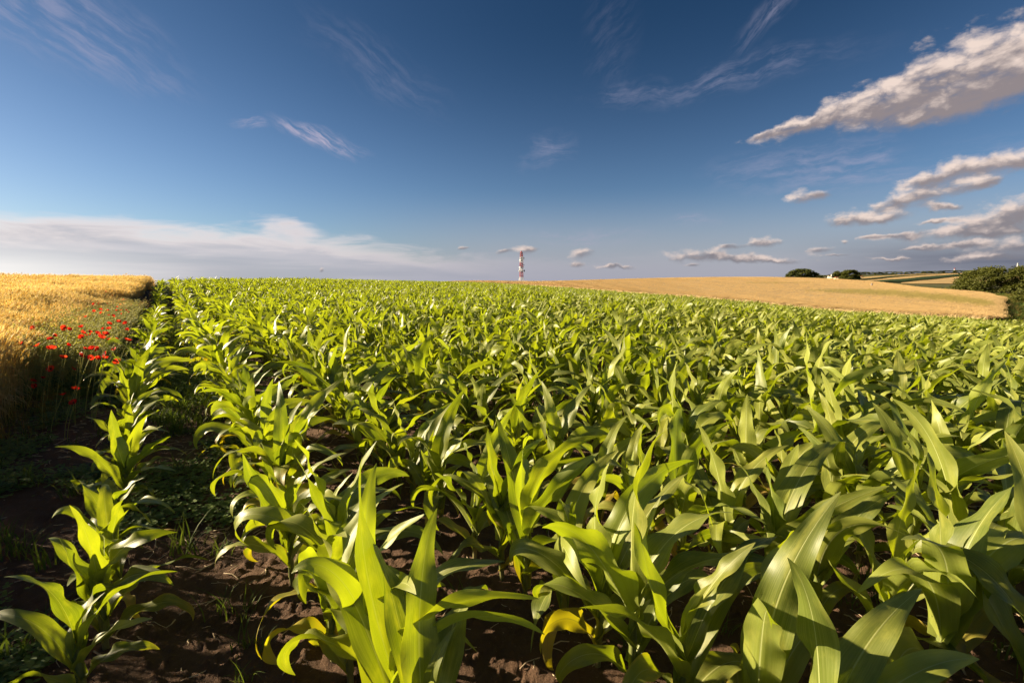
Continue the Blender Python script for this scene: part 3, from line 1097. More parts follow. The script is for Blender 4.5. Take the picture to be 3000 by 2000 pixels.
def build_left_wheat():
    rng = np.random.default_rng(31)
    lib = lib_collection('wheat_kinds', [wheat_tuft(300 + i) for i in range(8)])
    U, L = [], []
    for (u0, u1, w, dens) in ((-9, 6, 3.0, 26), (-9, 6, 9.0, 16), (6, 12, 3.0, 48), (6, 12, 9.0, 26), (12, 26, 3.0, 42), (12, 26, 11.0, 18), (26, 60, 3.0, 22), (26, 60, 18.0, 10)):
        n = int((u1 - u0) * w * dens)
        uu = rng.uniform(u0, u1, n)
        dd = rng.uniform(0, w, n)
        U.append(uu)
        L.append(wheat_edge(uu) - dd)
    uu = rng.uniform(10.0, 21, 330)                 # stray wheat among the poppies
    U.append(uu)
    L.append(wheat_edge(uu) + rng.random(330) ** 2.2 * 0.6)
    U, L = np.concatenate(U), np.concatenate(L)
    x, y = xy(U, L)
    keep = np.hypot(x, y) > 1.6
    x, y, U, L = x[keep], y[keep], U[keep], L[keep]
    z = terrain(x, y)
    n = len(x)
    rot = np.stack([rng.normal(0, 0.05, n), rng.normal(0.02, 0.06, n), rng.normal(0, 0.6, n)], -1)
    s = 0.86 + 0.24 * fbm(x * 0.5, y * 0.5, 12, 3) + rng.normal(0, 0.03, n)
    edge_d = wheat_edge(U) - L
    s *= 1 - 0.25 * np.clip(1.1 - edge_d, 0, 1.4) * ((U > 7) & (U < 21))
    s *= np.interp(U, [5.5, 7.0], [0.9, 1.0])
    far = np.clip((U - 14) / 25, 0, 1)
    scl = np.stack([s * (1 + far * 0.9), s * (1 + far * 0.9), s], -1)
    scatter('wheat_field', lib, np.stack([x, y, z], -1), rot, scl, rng.integers(0, 8, n), 'glowing golden ripe wheat standing left of the maize', 'wheat')
    # the packed stems within, that let no ground show
    us = np.linspace(-9, 75, 260)
    ls = np.concatenate([np.linspace(0, 6, 40), np.linspace(6, 60, 60)[1:]])
    A, B = np.meshgrid(us, ls, indexing='ij')
    E = wheat_edge(A) - 1.1 - B
    X, Y = xy(A, E)
    hgt = 0.60 + 0.10 * fbm(X * 3, Y * 3, 50, 3)
    hgt = np.where(B < 0.3, hgt * (0.35 + 2.1 * B), hgt) * np.where(A < 5.5, 0.65, 1.0)
    Z = terrain(X, Y) + hgt
    v = np.stack([X, Y, Z], -1).reshape(-1, 3)
    n2 = len(ls)
    i = np.arange(len(us) - 1)[:, None] * n2
    j = np.arange(n2 - 1)[None]
    f = np.stack([i + j, i + n2 + j, i + n2 + j + 1, i + j + 1], -1).reshape(-1, 4)
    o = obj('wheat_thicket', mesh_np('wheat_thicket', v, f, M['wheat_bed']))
    tag(o, 'packed straw of the left wheat field below its ears', 'wheat', kind='stuff')


build_left_wheat()


def drape(name, front, back, nu, nv, height, mat, label, cat, bumps=0.10, bs=0.9, kind='stuff', skirt=True, green=None):
    """A field between two lines of (x, y), laid over the terrain at crop height, with standing sides."""
    front, back = np.array(front, float), np.array(back, float)
    a = np.linspace(0, 1, nu)

    def res(p):
        s = np.concatenate([[0], np.cumsum(np.hypot(*np.diff(p, axis=0).T))])
        s /= s[-1]
        return np.stack([np.interp(a, s, p[:, 0]), np.interp(a, s, p[:, 1])], -1)
    Fp, Bp = res(front), res(back)
    b = np.linspace(0, 1, nv)
    q = Fp[:, None] * (1 - b)[None, :, None] + Bp[:, None] * b[None, :, None]
    X, Y = q[..., 0], q[..., 1]
    Z = terrain(X, Y) + height + bumps * (fbm(X * bs, Y * bs, 70, 4) - 0.5) * 2
    if skirt:
        for sl in ((0, slice(None)), (-1, slice(None)), (slice(None), 0), (slice(None), -1)):
            Z[sl] = terrain(X[sl], Y[sl]) - 0.2
        # upright sides: the second line stands nearly over the first
        X[1], Y[1] = X[0] * 0.97 + X[1] * 0.03, Y[0] * 0.97 + Y[1] * 0.03
        X[:, 1], Y[:, 1] = X[:, 0] * 0.97 + X[:, 1] * 0.03, Y[:, 0] * 0.97 + Y[:, 1] * 0.03
    v = np.stack([X, Y, Z], -1).reshape(-1, 3)
    i = np.arange(nu - 1)[:, None] * nv
    j = np.arange(nv - 1)[None]
    f = np.stack([i + j, i + nv + j, i + nv + j + 1, i + j + 1], -1).reshape(-1, 4)
    at = {}
    if green is not None:
        at['green'] = green(v)
    o = obj(name, mesh_np(name, v, f, mat, attrs=at))
    tag(o, label, cat, kind=kind)
    return Fp, Bp


def at_px(px, dist):
    d = pix_dir(px, HOR)
    return d[0] * dist, dist


def green_band(v):
    """Weedy, still green wheat along the fold of the slope."""
    z = terrain(v[:, 0], v[:, 1]) + 0.8
    px, py = project(v[:, 0], v[:, 1], z)
    px, py = np.nan_to_num(px), np.nan_to_num(py)
    mid = np.interp(px, [2280, 2500, 2620, 2800, 2930], [848, 853, 858, 875, 893])
    wd = np.interp(px, [2280, 2500, 2620, 2800, 2930], [4, 8, 11, 13, 10])
    g = np.exp(-((py - mid) / wd) ** 2) * np.clip((px - 2280) / 180, 0, 1)
    thin_line = np.exp(-((py - 828) / 1.5) ** 2) * ((px > 2180) & (px < 2380)) * 0.7
    return np.clip(g + thin_line, 0, 1)


def build_right_fields():
    rng = np.random.default_rng(8)
    c0 = at_px(2912, edge_dist(2912, CORN_R + 0.9))
    front = [c0] + [xy(u, CORN_R + 0.9) for u in (10, 30, 50, 80, 110, 140)]
    back = [at_px(2924, 62), at_px(2912, 78), at_px(2800, 100), at_px(2600, 140), at_px(2450, 190), at_px(2300, 235), at_px(2000, 250), at_px(1700, 240), at_px(1350, 240)]
    drape('wheat_slope', front, back, 420, 300, 0.74, M['wheat_sheet'], 'pale golden wheat slope beyond the maize on the right', 'wheat', 0.09, 1.6, 'stuff', True, green_band)
    # ears over it
    F = np.array(front)
    B = np.array(back)
    n = 90000
    a, b = rng.random(n), rng.random(n) ** 1.7

    def res(p, a):
        s = np.concatenate([[0], np.cumsum(np.hypot(*np.diff(p, axis=0).T))])
        s /= s[-1]
        return np.stack([np.interp(a, s, p[:, 0]), np.interp(a, s, p[:, 1])], -1)
    q = res(F, a) * (1 - b)[:, None] + res(B, a) * b[:, None]
    x, y = q[:, 0], q[:, 1]
    z = terrain(x, y)
    gr = green_band(np.stack([x, y, z], -1)) > rng.uniform(0.25, 0.9, n)
    ne = 700
    tt = rng.random(ne) ** 1.3
    pe = np.array(c0) * (1 - tt)[:, None] + np.array(at_px(2924, 62)) * tt[:, None] + np.stack([rng.uniform(-0.3, 0.9, ne) ** 1, rng.uniform(-0.3, 0.3, ne)], -1)
    x[:ne], y[:ne] = pe[:, 0], pe[:, 1]
    z[:ne] = terrain(x[:ne], y[:ne])
    lib = lib_collection('slope_wheat_kinds', [wheat_tuft(400 + i, 12, 0.88, 0.28, True, 0.0 if i < 5 else 1.0) for i in range(8)])
    idx = np.where(gr, rng.integers(5, 8, n), rng.integers(0, 5, n))
    rot = np.stack([rng.normal(0, 0.05, n), rng.normal(0, 0.05, n), rng.normal(0, 0.8, n)], -1)
    s = rng.uniform(0.92, 1.08, n)
    fs = np.clip(y / 60, 1.0, 2.0)
    scatter('wheat_ears', lib, np.stack([x, y, z], -1), rot, np.stack([s * fs, s * fs, s], -1), idx, 'ripe ears of the wheat slope on the right', 'wheat')
    # strips on the far slope
    def strip(name, near, far, mat, h, lab, cat):
        f = [at_px(p, d) for p, d in near]
        b_ = [at_px(p, d) for p, d in far]
        drape(name, f, b_, 60, 24, h, mat, lab, cat, 0.10, 0.3, 'stuff', False)
    def dist_at(px, py):
        """Distance at which the ray of a photo pixel meets the far slope."""
        d = pix_dir(px, py)
        t = np.linspace(240, 760, 1600)
        gap = EYE + d[2] * t - terrain(d[0] * t, t)
        k = np.where(gap < 0)[0]
        return (px, float(t[k[0]]) if len(k) else 620.0)
    L1 = [(2620, 833), (2800, 832), (3000, 830), (3300, 828)]
    L2 = [(2500, 829), (2640, 826), (2800, 808), (3000, 806), (3300, 806)]
    D = lambda q: [dist_at(*p) for p in q]
    global FAR_LINES
    lines = [D([(2640, 832), (2800, 832), (3000, 832), (3300, 832)]),
             D([(2600, 828.5), (2800, 811), (3000, 811), (3300, 811)]),
             D([(2570, 826), (2800, 806), (3000, 806), (3300, 806)])]
    strip('golden_strip', D([(2640, 832), (2700, 832.5), (2800, 832), (3000, 832), (3300, 832)]), D([(2640, 829.5), (2700, 822.5), (2800, 811), (3000, 806), (3300, 806)]), M['far_wheat'], 0.4,
          'wide golden strip of grain on the far slope', 'wheat strip')
    strip('green_strip', D([(2580, 828), (2640, 828.8), (2700, 821.8), (2800, 810.5), (2850, 807)]), D([(2540, 828.5), (2640, 820), (2700, 813.5), (2800, 805.5), (2850, 803.5)]), M['far_green'], 1.0,
          'broad dark green strip between golden strips on far slope', 'crop strip')
    strip('golden_strip', D([(2545, 824), (2600, 822), (2700, 813), (2800, 805), (2850, 803)]), D([(2530, 823.5), (2600, 815), (2700, 807), (2800, 803.2), (2850, 802.5)]), M['far_wheat'], 0.4,
          'narrow golden strip above the broad dark green strip', 'wheat strip')
    strip('green_strip', D([(2500, 821), (2600, 814.5), (2700, 806.8), (2760, 804.3)]), D([(2490, 820), (2600, 811.5), (2700, 805.8), (2760, 804)]), M['far_green'], 0.9,
          'thin dark green strip near the top of the far slope', 'crop strip')
    strip('golden_strip', D([(2490, 819.5), (2600, 811), (2700, 805.4), (2850, 803)]), D([(2490, 816), (2600, 808), (2700, 803), (2850, 801)]), M['far_wheat'], 0.4,
          'topmost golden strip under the line of far trees', 'wheat strip')


build_right_fields()


# ------------------------------------------------------------------ trees
def crown_mesh(seed, H, W, D, nclump, per, leaf, mat, base=0.12, dome=1.0):
    """Leaf-sized faces on many uneven clumps that fill a spreading crown."""
    rng = np.random.default_rng(seed)
    cs = []
    while len(cs) < nclump:
        a = rng.uniform(0, 2 * PI)
        rr = math.sqrt(rng.random())
        zf = rng.uniform(base, 1.0)
        lim = math.sqrt(max(0.02, 1 - ((zf - 0.42) / 0.62) ** 2)) * dome
        lim *= 0.72 + 0.55 * vnoise(math.cos(a) * 1.6 + 9, math.sin(a) * 1.6 + 3, seed)
        rr = rr * lim if rng.random() < 0.35 else lim * rng.uniform(0.72, 1.0)
        cs.append((rr * math.cos(a) * W / 2, rr * math.sin(a) * D / 2, zf * H * 0.93, rng.uniform(0.6, 1.25) * min(H * 0.16, W * 0.10)))
    cs = np.array(cs)
    n = nclump * per
    ci = np.repeat(np.arange(nclump), per)
    d = rng.normal(0, 1, (n, 3))
    d /= np.linalg.norm(d, axis=1)[:, None]
    d *= (rng.random(n) ** 0.45)[:, None]
    p = cs[ci, :3] + d * cs[ci, 3:4] * np.array([1.25, 1.25, 0.75])
    e1 = rng.normal(0, 1, (n, 3))
    e1[:, 2] *= 0.6
    e1 /= np.linalg.norm(e1, axis=1)[:, None]
    e2 = np.cross(e1, rng.normal(0, 1, (n, 3)))
    e2 /= np.linalg.norm(e2, axis=1)[:, None]
    s = leaf * rng.uniform(0.6, 1.3, n)[:, None]
    v = np.stack([p - e1 * s, p + e2 * s * 0.55, p + e1 * s, p - e2 * s * 0.55], 1).reshape(-1, 3)
    f = np.arange(4 * n).reshape(-1, 4)
    tone = np.clip(0.15 + 0.35 * rng.random(nclump)[ci] + 0.5 * rng.random(n), 0, 1)
    return mesh_np('crown', v, f, mat, None, False, {'tone': np.repeat(tone, 4)})


def trunk_mesh(seed, H, W, r0, limbs):
    rng = np.random.default_rng(seed)
    mb = MB()
    top = np.array([rng.normal(0, .05) * W, rng.normal(0, .05) * W, H * 0.75])
    t = np.linspace(0, 1, 7)[:, None]
    p = top * t + np.array([math.sin(seed), math.cos(seed), 0]) * np.sin(t * 5) * 0.04 * H
    mb.tube(p + [0, 0, -0.3], r0 * np.linspace(1.25, 0.3, 7), 8)
    for i in range(limbs):
        a = i / limbs * 2 * PI + rng.uniform(-.4, .4)
        s = p[rng.integers(1, 4)]
        e = np.array([math.cos(a) * W * 0.36, math.sin(a) * W * 0.36, H * rng.uniform(0.4, 0.8)])
        tt = np.linspace(0, 1, 6)[:, None]
        q = s + (e - s) * tt + np.array([0, 0, 1]) * np.sin(tt * PI) * 0.08 * H
        mb.tube(q, r0 * np.linspace(0.55, 0.1, 6), 6)
    return mb.mesh('trunk', M['bark'])


def tree(name, x, y, label, cat, H, W, D, nclump, per, leaf, mat, seed, group=None, base=0.12, sink=0.0, limbs=7, meshes=None, rz=0.0):
    z = float(terrain(np.array([x]), np.array([y]))[0]) - sink
    root = empty(name, (x, y, z))
    root.rotation_euler.z = rz
    tag(root, label, cat, group)
    cm, tm = meshes or (crown_mesh(seed, H, W, D, nclump, per, leaf, mat, base), trunk_mesh(seed, H, W, 0.035 * H, limbs))
    c, t = obj('crown', cm, root), obj('trunk', tm, root)
    if meshes:
        for o in (c, t):
            o.scale = (W, D, H)
    return root


def build_trees():
    rng = np.random.default_rng(4)
    x, y = at_px(2940, 117)
    tree('spreading_tree', x, y, 'broad spreading olive green tree standing in the grass on the right', 'tree', 6.9, 20.0, 16.0, 260, 70, 0.26, M['tree_leaf'], 21, base=0.10, limbs=9)
    x, y = at_px(3090, 108)
    tree('spreading_tree', x, y, 'tall thin-topped tree at the frame\'s right edge behind the broad tree', 'tree', 8.2, 14.0, 12.0, 60, 50, 0.28, M['tree_leaf'], 22, base=0.15)
    x, y = at_px(3120, 66)
    tree('round_bush', x, y, 'leafy green bush at the right edge below the broad tree', 'bush', 4.3, 11.0, 7.0, 170, 70, 0.17, M['tree_leaf'], 23, base=0.04)
    # round the cream house
    x, y = at_px(2347, 470)
    tree('leafy_tree', x, y, 'large rounded dark tree left of the cream gabled house', 'tree', 12.5, 30.0, 16.0, 170, 60, 0.7, M['dark_leaf'], 31, base=0.0, sink=1.5)
    x, y = at_px(2392, 480)
    tree('pointed_tree', x, y, 'small pointed conifer between the big tree and the house', 'tree', 8.5, 6.0, 5.0, 40, 50, 0.5, M['dark_leaf'], 32, base=0.0, sink=1.0)
    x, y = at_px(2408, 500)
    tree('low_bush', x, y, 'low dark bush against the left side of the house', 'bush', 6.5, 12.0, 7.0, 60, 50, 0.6, M['dark_leaf'], 33, base=0.0, sink=1.0)
    x, y = at_px(2458, 530)
    tree('leafy_tree', x, y, 'dull green tree right behind the cream gabled house', 'tree', 10.5, 20.0, 12.0, 110, 55, 0.6, M['dark_leaf'], 34, base=0.0, sink=1.0)
    x, y = at_px(2490, 470)
    tree('leafy_tree', x, y, 'round bright-topped tree at the right end of the house grove', 'tree', 11.0, 16.0, 12.0, 120, 60, 0.6, M['tree_leaf'], 35, base=0.0, sink=0.8)
    # hedge trees along the skyline of the far slope
    kinds = [(crown_mesh(60 + i, 1, 1, 1, 40, 45, 0.05, M['dark_leaf'], 0.0), trunk_mesh(60 + i, 1, 1, 0.03, 4)) for i in range(4)]
    spots = [(2528, 805, 26, 9), (2552, 804, 34, 8), (2575, 803, 26, 7), (2600, 803, 22, 9), (2618, 800, 15, 13), (2640, 802, 20, 8), (2660, 803, 22, 7), (2682, 802, 20, 9), (2703, 798, 17, 13),
             (2722, 801, 22, 7), (2744, 795, 34, 19), (2772, 798, 32, 14), (2800, 798, 24, 14), (2815, 795, 26, 16), (2845, 797, 26, 12), (2875, 796, 26, 12), (2920, 795, 30, 14), (2965, 795, 30, 15), (3000, 794, 26, 15)]
    for i, (px, top, wpx, hpx) in enumerate(spots):
        dist = 640 + 25 * math.sin(i * 2.1)
        x, y = at_px(px, dist)
        W = wpx / FPX * dist * 1.5
        zt = EYE + pix_dir(px, top)[2] * dist
        z0 = float(terrain(np.array([x]), np.array([y]))[0])
        H = max(5.0, zt - z0 + 1.0)
        tree('hedge_tree', x, y, 'dark tree in the skyline hedge of the far slope, %s from its left end' % ordinal(i + 1), 'tree', H, W, W * 0.7, 0, 0, 0, None, 0,
             'hedge trees on the far skyline', sink=1.0, meshes=kinds[i % 4], rz=i * 1.7)


build_trees()


# ------------------------------------------------------------------ house, roofs, stone, masts
def build_house():
    dist = 520.0
    x, y = at_px(2423, dist)
    base = EYE + pix_dir(2423, 821)[2] * dist
    root = empty('house', (x, y, base))
    root.rotation_euler.z = R(-48)
    root.scale = (1.15, 1.15, 1.0)
    tag(root, 'cream gabled house with a brown roof half sunk behind the wheat', 'house')
    w, dp, eh, rh = 10.0, 9.0, 2.4, 5.0
    v = np.array([[-w / 2, 0, -2], [w / 2, 0, -2], [w / 2, 0, eh], [0, 0, rh], [-w / 2, 0, eh],
                  [-w / 2, dp, -2], [w / 2, dp, -2], [w / 2, dp, eh], [0, dp, rh], [-w / 2, dp, eh]], float)
    mb = MB()
    mb.add(v, [[0, 1, 2, 4], [5, 9, 7, 6], [0, 4, 9, 5], [1, 6, 7, 2]])
    mb.add(v, [[4, 2, 3], [9, 8, 7]])
    obj('wall', mb.mesh('wall', M['plaster'], False), root)
    for s in (-1, 1):
        m2 = MB()
        sl = (rh - eh) / (w / 2)
        e = 0.7
        q = np.array([[0, -0.25, rh + .02], [s * (w / 2 + e), -0.25, eh - e * sl + .02], [s * (w / 2 + e), dp + .25, eh - e * sl + .02], [0, dp + .25, rh + .02]])
        m2.add(np.concatenate([q, q + [0, 0, 0.28]]), [[0, 1, 2, 3], [7, 6, 5, 4], [0, 4, 5, 1], [1, 5, 6, 2], [2, 6, 7, 3], [3, 7, 4, 0]])
        obj('roof', m2.mesh('roof', M['roof_brown'], False), root)
    m3 = MB()
    m3.box((2.4, 3.5, 4.9), (0.8, 0.8, 3.2))
    m3.box((2.4, 3.5, 6.55), (1.0, 1.0, 0.2))
    obj('chimney', m3.mesh('chimney', M['white_paint'], False), root)
    # two tiled roofs that show through the trees
    for px, py, d, wd, lab in ((2453, 811.5, 500, 6.5, 'orange tiled roof showing among the trees right of the house'), (2520, 808, 560, 5.5, 'small red roofed house at the right end of the grove')):
        x, y = at_px(px, d)
        zt = EYE + pix_dir(px, py)[2] * d
        hr = empty('roofed_house', (x, y, zt - 4.0))
        tag(hr, lab, 'house')
        a = MB()
        a.box((0, 0, 1.0), (wd, 4.0, 4.0))
        obj('wall', a.mesh('wall', M['plaster'], False), hr)
        b = MB()
        b.add(np.array([[-wd / 2 - .4, -2.5, 2.9], [wd / 2 + .4, -2.5, 2.9], [wd / 2 + .4, 2.5, 2.9], [-wd / 2 - .4, 2.5, 2.9], [-wd / 2 + .8, 0, 4.2], [wd / 2 - .8, 0, 4.2]]),
              [[0, 1, 5, 4], [2, 3, 4, 5], [3, 2, 1, 0]])
        b.add(b.v[0], [[1, 2, 5], [3, 0, 4]])
        obj('roof', b.mesh('roof', M['roof_red'], False), hr)
    # boundary stone in the wheat
    x, y = at_px(2555, 88)
    z = float(terrain(np.array([x]), np.array([y]))[0])
    mb = MB()
    t = np.linspace(0, 1, 6)
    mb.tube(np.stack([0.03 * np.sin(t * 4), 0.02 * np.cos(t * 3), t * 1.3 - 0.1], -1), np.array([0.20, 0.21, 0.20, 0.19, 0.17, 0.08]), 7)
    o = obj('boundary_stone', mb.mesh('boundary_stone', M['stone']), None, (x, y, z))
    tag(o, 'small pale boundary stone standing in the greenish wheat', 'stone')


build_house()


def lattice(z0, z1, w0, w1, bays, mat, leg=0.22, br=0.11):
    mb = MB()
    zs = np.linspace(z0, z1, bays + 1)
    ws = np.linspace(w0, w1, bays + 1) / 2
    cor = [(-1, -1), (1, -1), (1, 1), (-1, 1)]
    for a, b in cor:
        mb.tube(np.stack([a * ws, b * ws, zs], -1), leg, 5)
    for i in range(bays):
        for q in range(4):
            (a, b), (c, d) = cor[q], cor[(q + 1) % 4]
            p0, p1 = (a * ws[i], b * ws[i], zs[i]), (c * ws[i + 1], d * ws[i + 1], zs[i + 1])
            p2, p3 = (c * ws[i], d * ws[i], zs[i]), (a * ws[i + 1], b * ws[i + 1], zs[i + 1])
            mb.tube([p0, p1], br, 4)
            mb.tube([p2, p3], br, 4)
            mb.tube([p3, p1], br, 4)
    return mb.mesh('lattice_section', mat, False)


def dish_mesh(r, mat, d):
    """A drum antenna: shallow bowl with a shroud, facing direction d."""
    mb = MB()
    d = np.array(d, float)
    d /= np.linalg.norm(d)
    prof = [(0.0, 0.05), (0.12, 0.55), (0.30, 0.92), (0.42, 1.0), (0.95, 1.0), (0.95, 0.90), (0.80, 0.5), (0.76, 0.02)]
    mb.tube([d * a * r for a, _ in prof], [b * r for _, b in prof], 14)
    mb.tube([d * -0.5 * r, d * 0.1 * r], 0.12 * r, 6)
    return mb.mesh('dish', mat)


def build_masts():
    dist = 650.0
    x, y = at_px(1527.5, dist)
    s = 45.0 / 92.0                       # metres to a photo pixel there
    zt = EYE + pix_dir(1527, 733.5)[2] * dist
    root = empty('lattice_tower', (x, y, zt - 47.5))
    root.rotation_euler.z = R(24)
    tag(root, 'tall red and white lattice tower with round dish antennas on the horizon', 'tower')
    o = 1.6
    for (a, b, wa, wb, bays, mt) in ((-3.0, 0.4 + o, 8.4, 7.0, 1, 'red_paint'), (0.4 + o, 8.6 + o, 7.0, 4.1, 3, 'white_paint'), (8.6 + o, 16.1 + o, 4.1, 3.9, 4, 'red_paint'),
                                     (16.1 + o, 22.8 + o, 3.9, 3.7, 4, 'white_paint'), (22.8 + o, 29.2 + o, 3.7, 3.5, 4, 'red_paint'),
                                     (29.2 + o, 36.5 + o, 3.5, 3.1, 4, 'white_paint'), (36.5 + o, 43.2 + o, 3.1, 2.7, 4, 'red_paint')):
        sec = obj('lattice_section', lattice(a, b, wa, wb, bays, M[mt], 0.20, 0.11), root)
        sec['label'] = ('red' if mt == 'red_paint' else 'white') + ' painted lattice section of the tower'
    for z, w in ((22.0 + o, 7.0), (31.6 + o, 6.0)):
        mb = MB()
        mb.tube([(0, 0, z), (0, 0, z + 0.35)], w / 2, 12)
        mb.tube([(0, 0, z + 0.3), (0, 0, z + 1.1)], w / 2 - 0.05, 12)
        obj('platform', mb.mesh('platform', M['white_paint'], False), root)
    for z, px_, mt, r, dd in ((17.6 + o, -3.0, 'white_paint', 1.35, (-1, -.5, 0)), (17.6 + o, 2.9, 'grey_metal', 1.35, (1, -.3, 0)), (17.4 + o, 0.6, 'white_paint', 1.1, (.1, -1, 0)),
                              (25.6 + o, 2.6, 'grey_metal', 0.8, (1, -.3, 0)), (35.2 + o, 2.1, 'grey_metal', 1.2, (1, -.4, 0)), (35.0 + o, -1.9, 'white_paint', 0.9, (-1, -.4, 0)), (34.7 + o, 0.2, 'white_paint', 1.0, (0, -1, 0))):
        d = obj('dish', dish_mesh(r, M[mt], dd), root, (px_, -1.6, z))
        d.rotation_euler.z = -R(24)
    mb = MB()
    mb.tube([(0, 0, 43.2 + o), (0, 0, 44.6 + o), (0, 0, 44.7 + o), (0, 0, 46.0 + o)], [1.1, 0.9, 0.22, 0.06], 8)
    obj('tip', mb.mesh('tip', M['red_paint'], False), root)
    # two small masts on the right
    for px, pt, pb, d, lab, w in ((2793, 785, 799, 1100, 'tiny red and white banded mast above the far tree line', 2.0), (2975, 771, 800, 700, 'slim grey antenna mast rising behind the right-hand tree', 1.1)):
        x, y = at_px(px, d)
        zt, zb = EYE + pix_dir(px, pt)[2] * d, EYE + pix_dir(px, pb)[2] * d - 6
        root = empty('antenna_mast', (x, y, zb))
        tag(root, lab, 'mast')
        H = zt - zb
        zs = np.linspace(0, H, 7)
        for i in range(6):
            obj('lattice_section', lattice(zs[i], zs[i + 1], w * (1.6 - i * .12), w * (1.6 - (i + 1) * .12), 2, M['red_paint' if (i % 2 and d > 1000) else 'white_paint'], 0.16, 0.09), root)
        if d < 1000:
            for i, (dx, dz) in enumerate(((-.7, H - 1.0), (.8, H - 1.3), (.2, H - 2.6))):
                mb = MB()
                mb.box((dx, -.4, dz), (0.7, 0.35, 1.9))
                obj('panel_antenna', mb.mesh('panel_antenna', M['white_paint'], False), root)


build_masts()


# ------------------------------------------------------------------ poppies
def petal_mesh(seed):
    rng = np.random.default_rng(seed)
    nr, na = 7, 7
    t = np.linspace(0.04, 1, nr)
    a = np.linspace(-1, 1, na)
    T, A = np.meshgrid(t, a, indexing='ij')
    ang = A * 0.92 * np.minimum(1, 0.6 + T)
    r = T * (1 - 0.10 * A ** 4 + 0.05 * np.sin(A * 9 + seed) * T)
    z = 0.30 * T ** 1.6 + 0.05 * np.sin(A * 7 + seed * 2) * T ** 2 + 0.10 * A ** 2 * T
    v = np.stack([r * np.cos(ang), r * np.sin(ang), z], -1).reshape(-1, 3)
    i = np.arange(nr - 1)[:, None] * na
    j = np.arange(na - 1)[None]
    f = np.stack([i + j, i + na + j, i + na + j + 1, i + j + 1], -1).reshape(-1, 4)
    return mesh_np('petal', v, f, M['petal'], np.stack([(A + 1) / 2, T], -1).reshape(-1, 2))


POPPY_Z = [(1220, 213, 0), (1285, 258, 0), (1325, 272, 0), (1375, 305, 0), (1420, 305, 0), (1380, 360, 0), (1078, 357, 1), (1133, 350, 0), (1230, 353, 1), (1350, 395, 0), (1340, 432, 0), (1390, 428, 0),
           (1447, 430, 1), (1480, 453, 0), (1080, 435, 0), (1155, 422, 1), (1210, 435, 0), (1242, 432, 1), (1405, 467, 0), (1165, 455, 0), (1255, 487, 1), (1300, 490, 1), (988, 505, 1), (1365, 565, 2),
           (1255, 583, 1), (1452, 580, 2), (1193, 642, 1), (1250, 640, 1), (1460, 652, 1), (393, 632, 2), (740, 628, 2), (790, 655, 2), (720, 665, 1), (938, 627, 2), (612, 720, 1), (580, 760, 1),
           (945, 690, 2), (948, 740, 2), (1025, 680, 1), (1030, 715, 1), (1110, 700, 2), (1215, 710, 2), (1190, 755, 2), (1165, 735, 1), (1260, 772, 1), (1335, 767, 0), (1467, 782, 2), (260, 812, 1),
           (435, 835, 2), (590, 875, 2), (775, 833, 1), (975, 880, 1), (1070, 878, 2), (1140, 872, 2), (1315, 878, 1), (720, 982, 2), (915, 950, 2), (1035, 973, 1), (1122, 982, 1), (1215, 985, 1),
           (1348, 1025, 2), (1215, 930, 1), (590, 1100, 2), (840, 1100, 1), (490, 1208, 1), (405, 1295, 2), (862, 1333, 2), (728, 1400, 1), (380, 1240, 1), (850, 1490, 1)]


def poppy_spot(px, py, want):
    """Where a flower at this pixel stands in the strip along the wheat, and how tall it is."""
    d = pix_dir(px, py)
    t = np.linspace(1.6, 32, 900)
    x, y = d[0] * t, t
    u, l = uL(x, y)
    hz = EYE + d[2] * t - terrain(x, y)
    bad = np.abs(hz - want) + 4 * np.maximum(0, -0.55 - (-l) * 0 + (l + 0.62)).clip(0) + 4 * np.maximum(0, wheat_edge(u) - 0.35 - l)
    bad += 3 * np.maximum(0, hz - 0.95) + 3 * np.maximum(0, 0.12 - hz)
    k = int(np.argmin(bad))
    return x[k], y[k], hz[k]


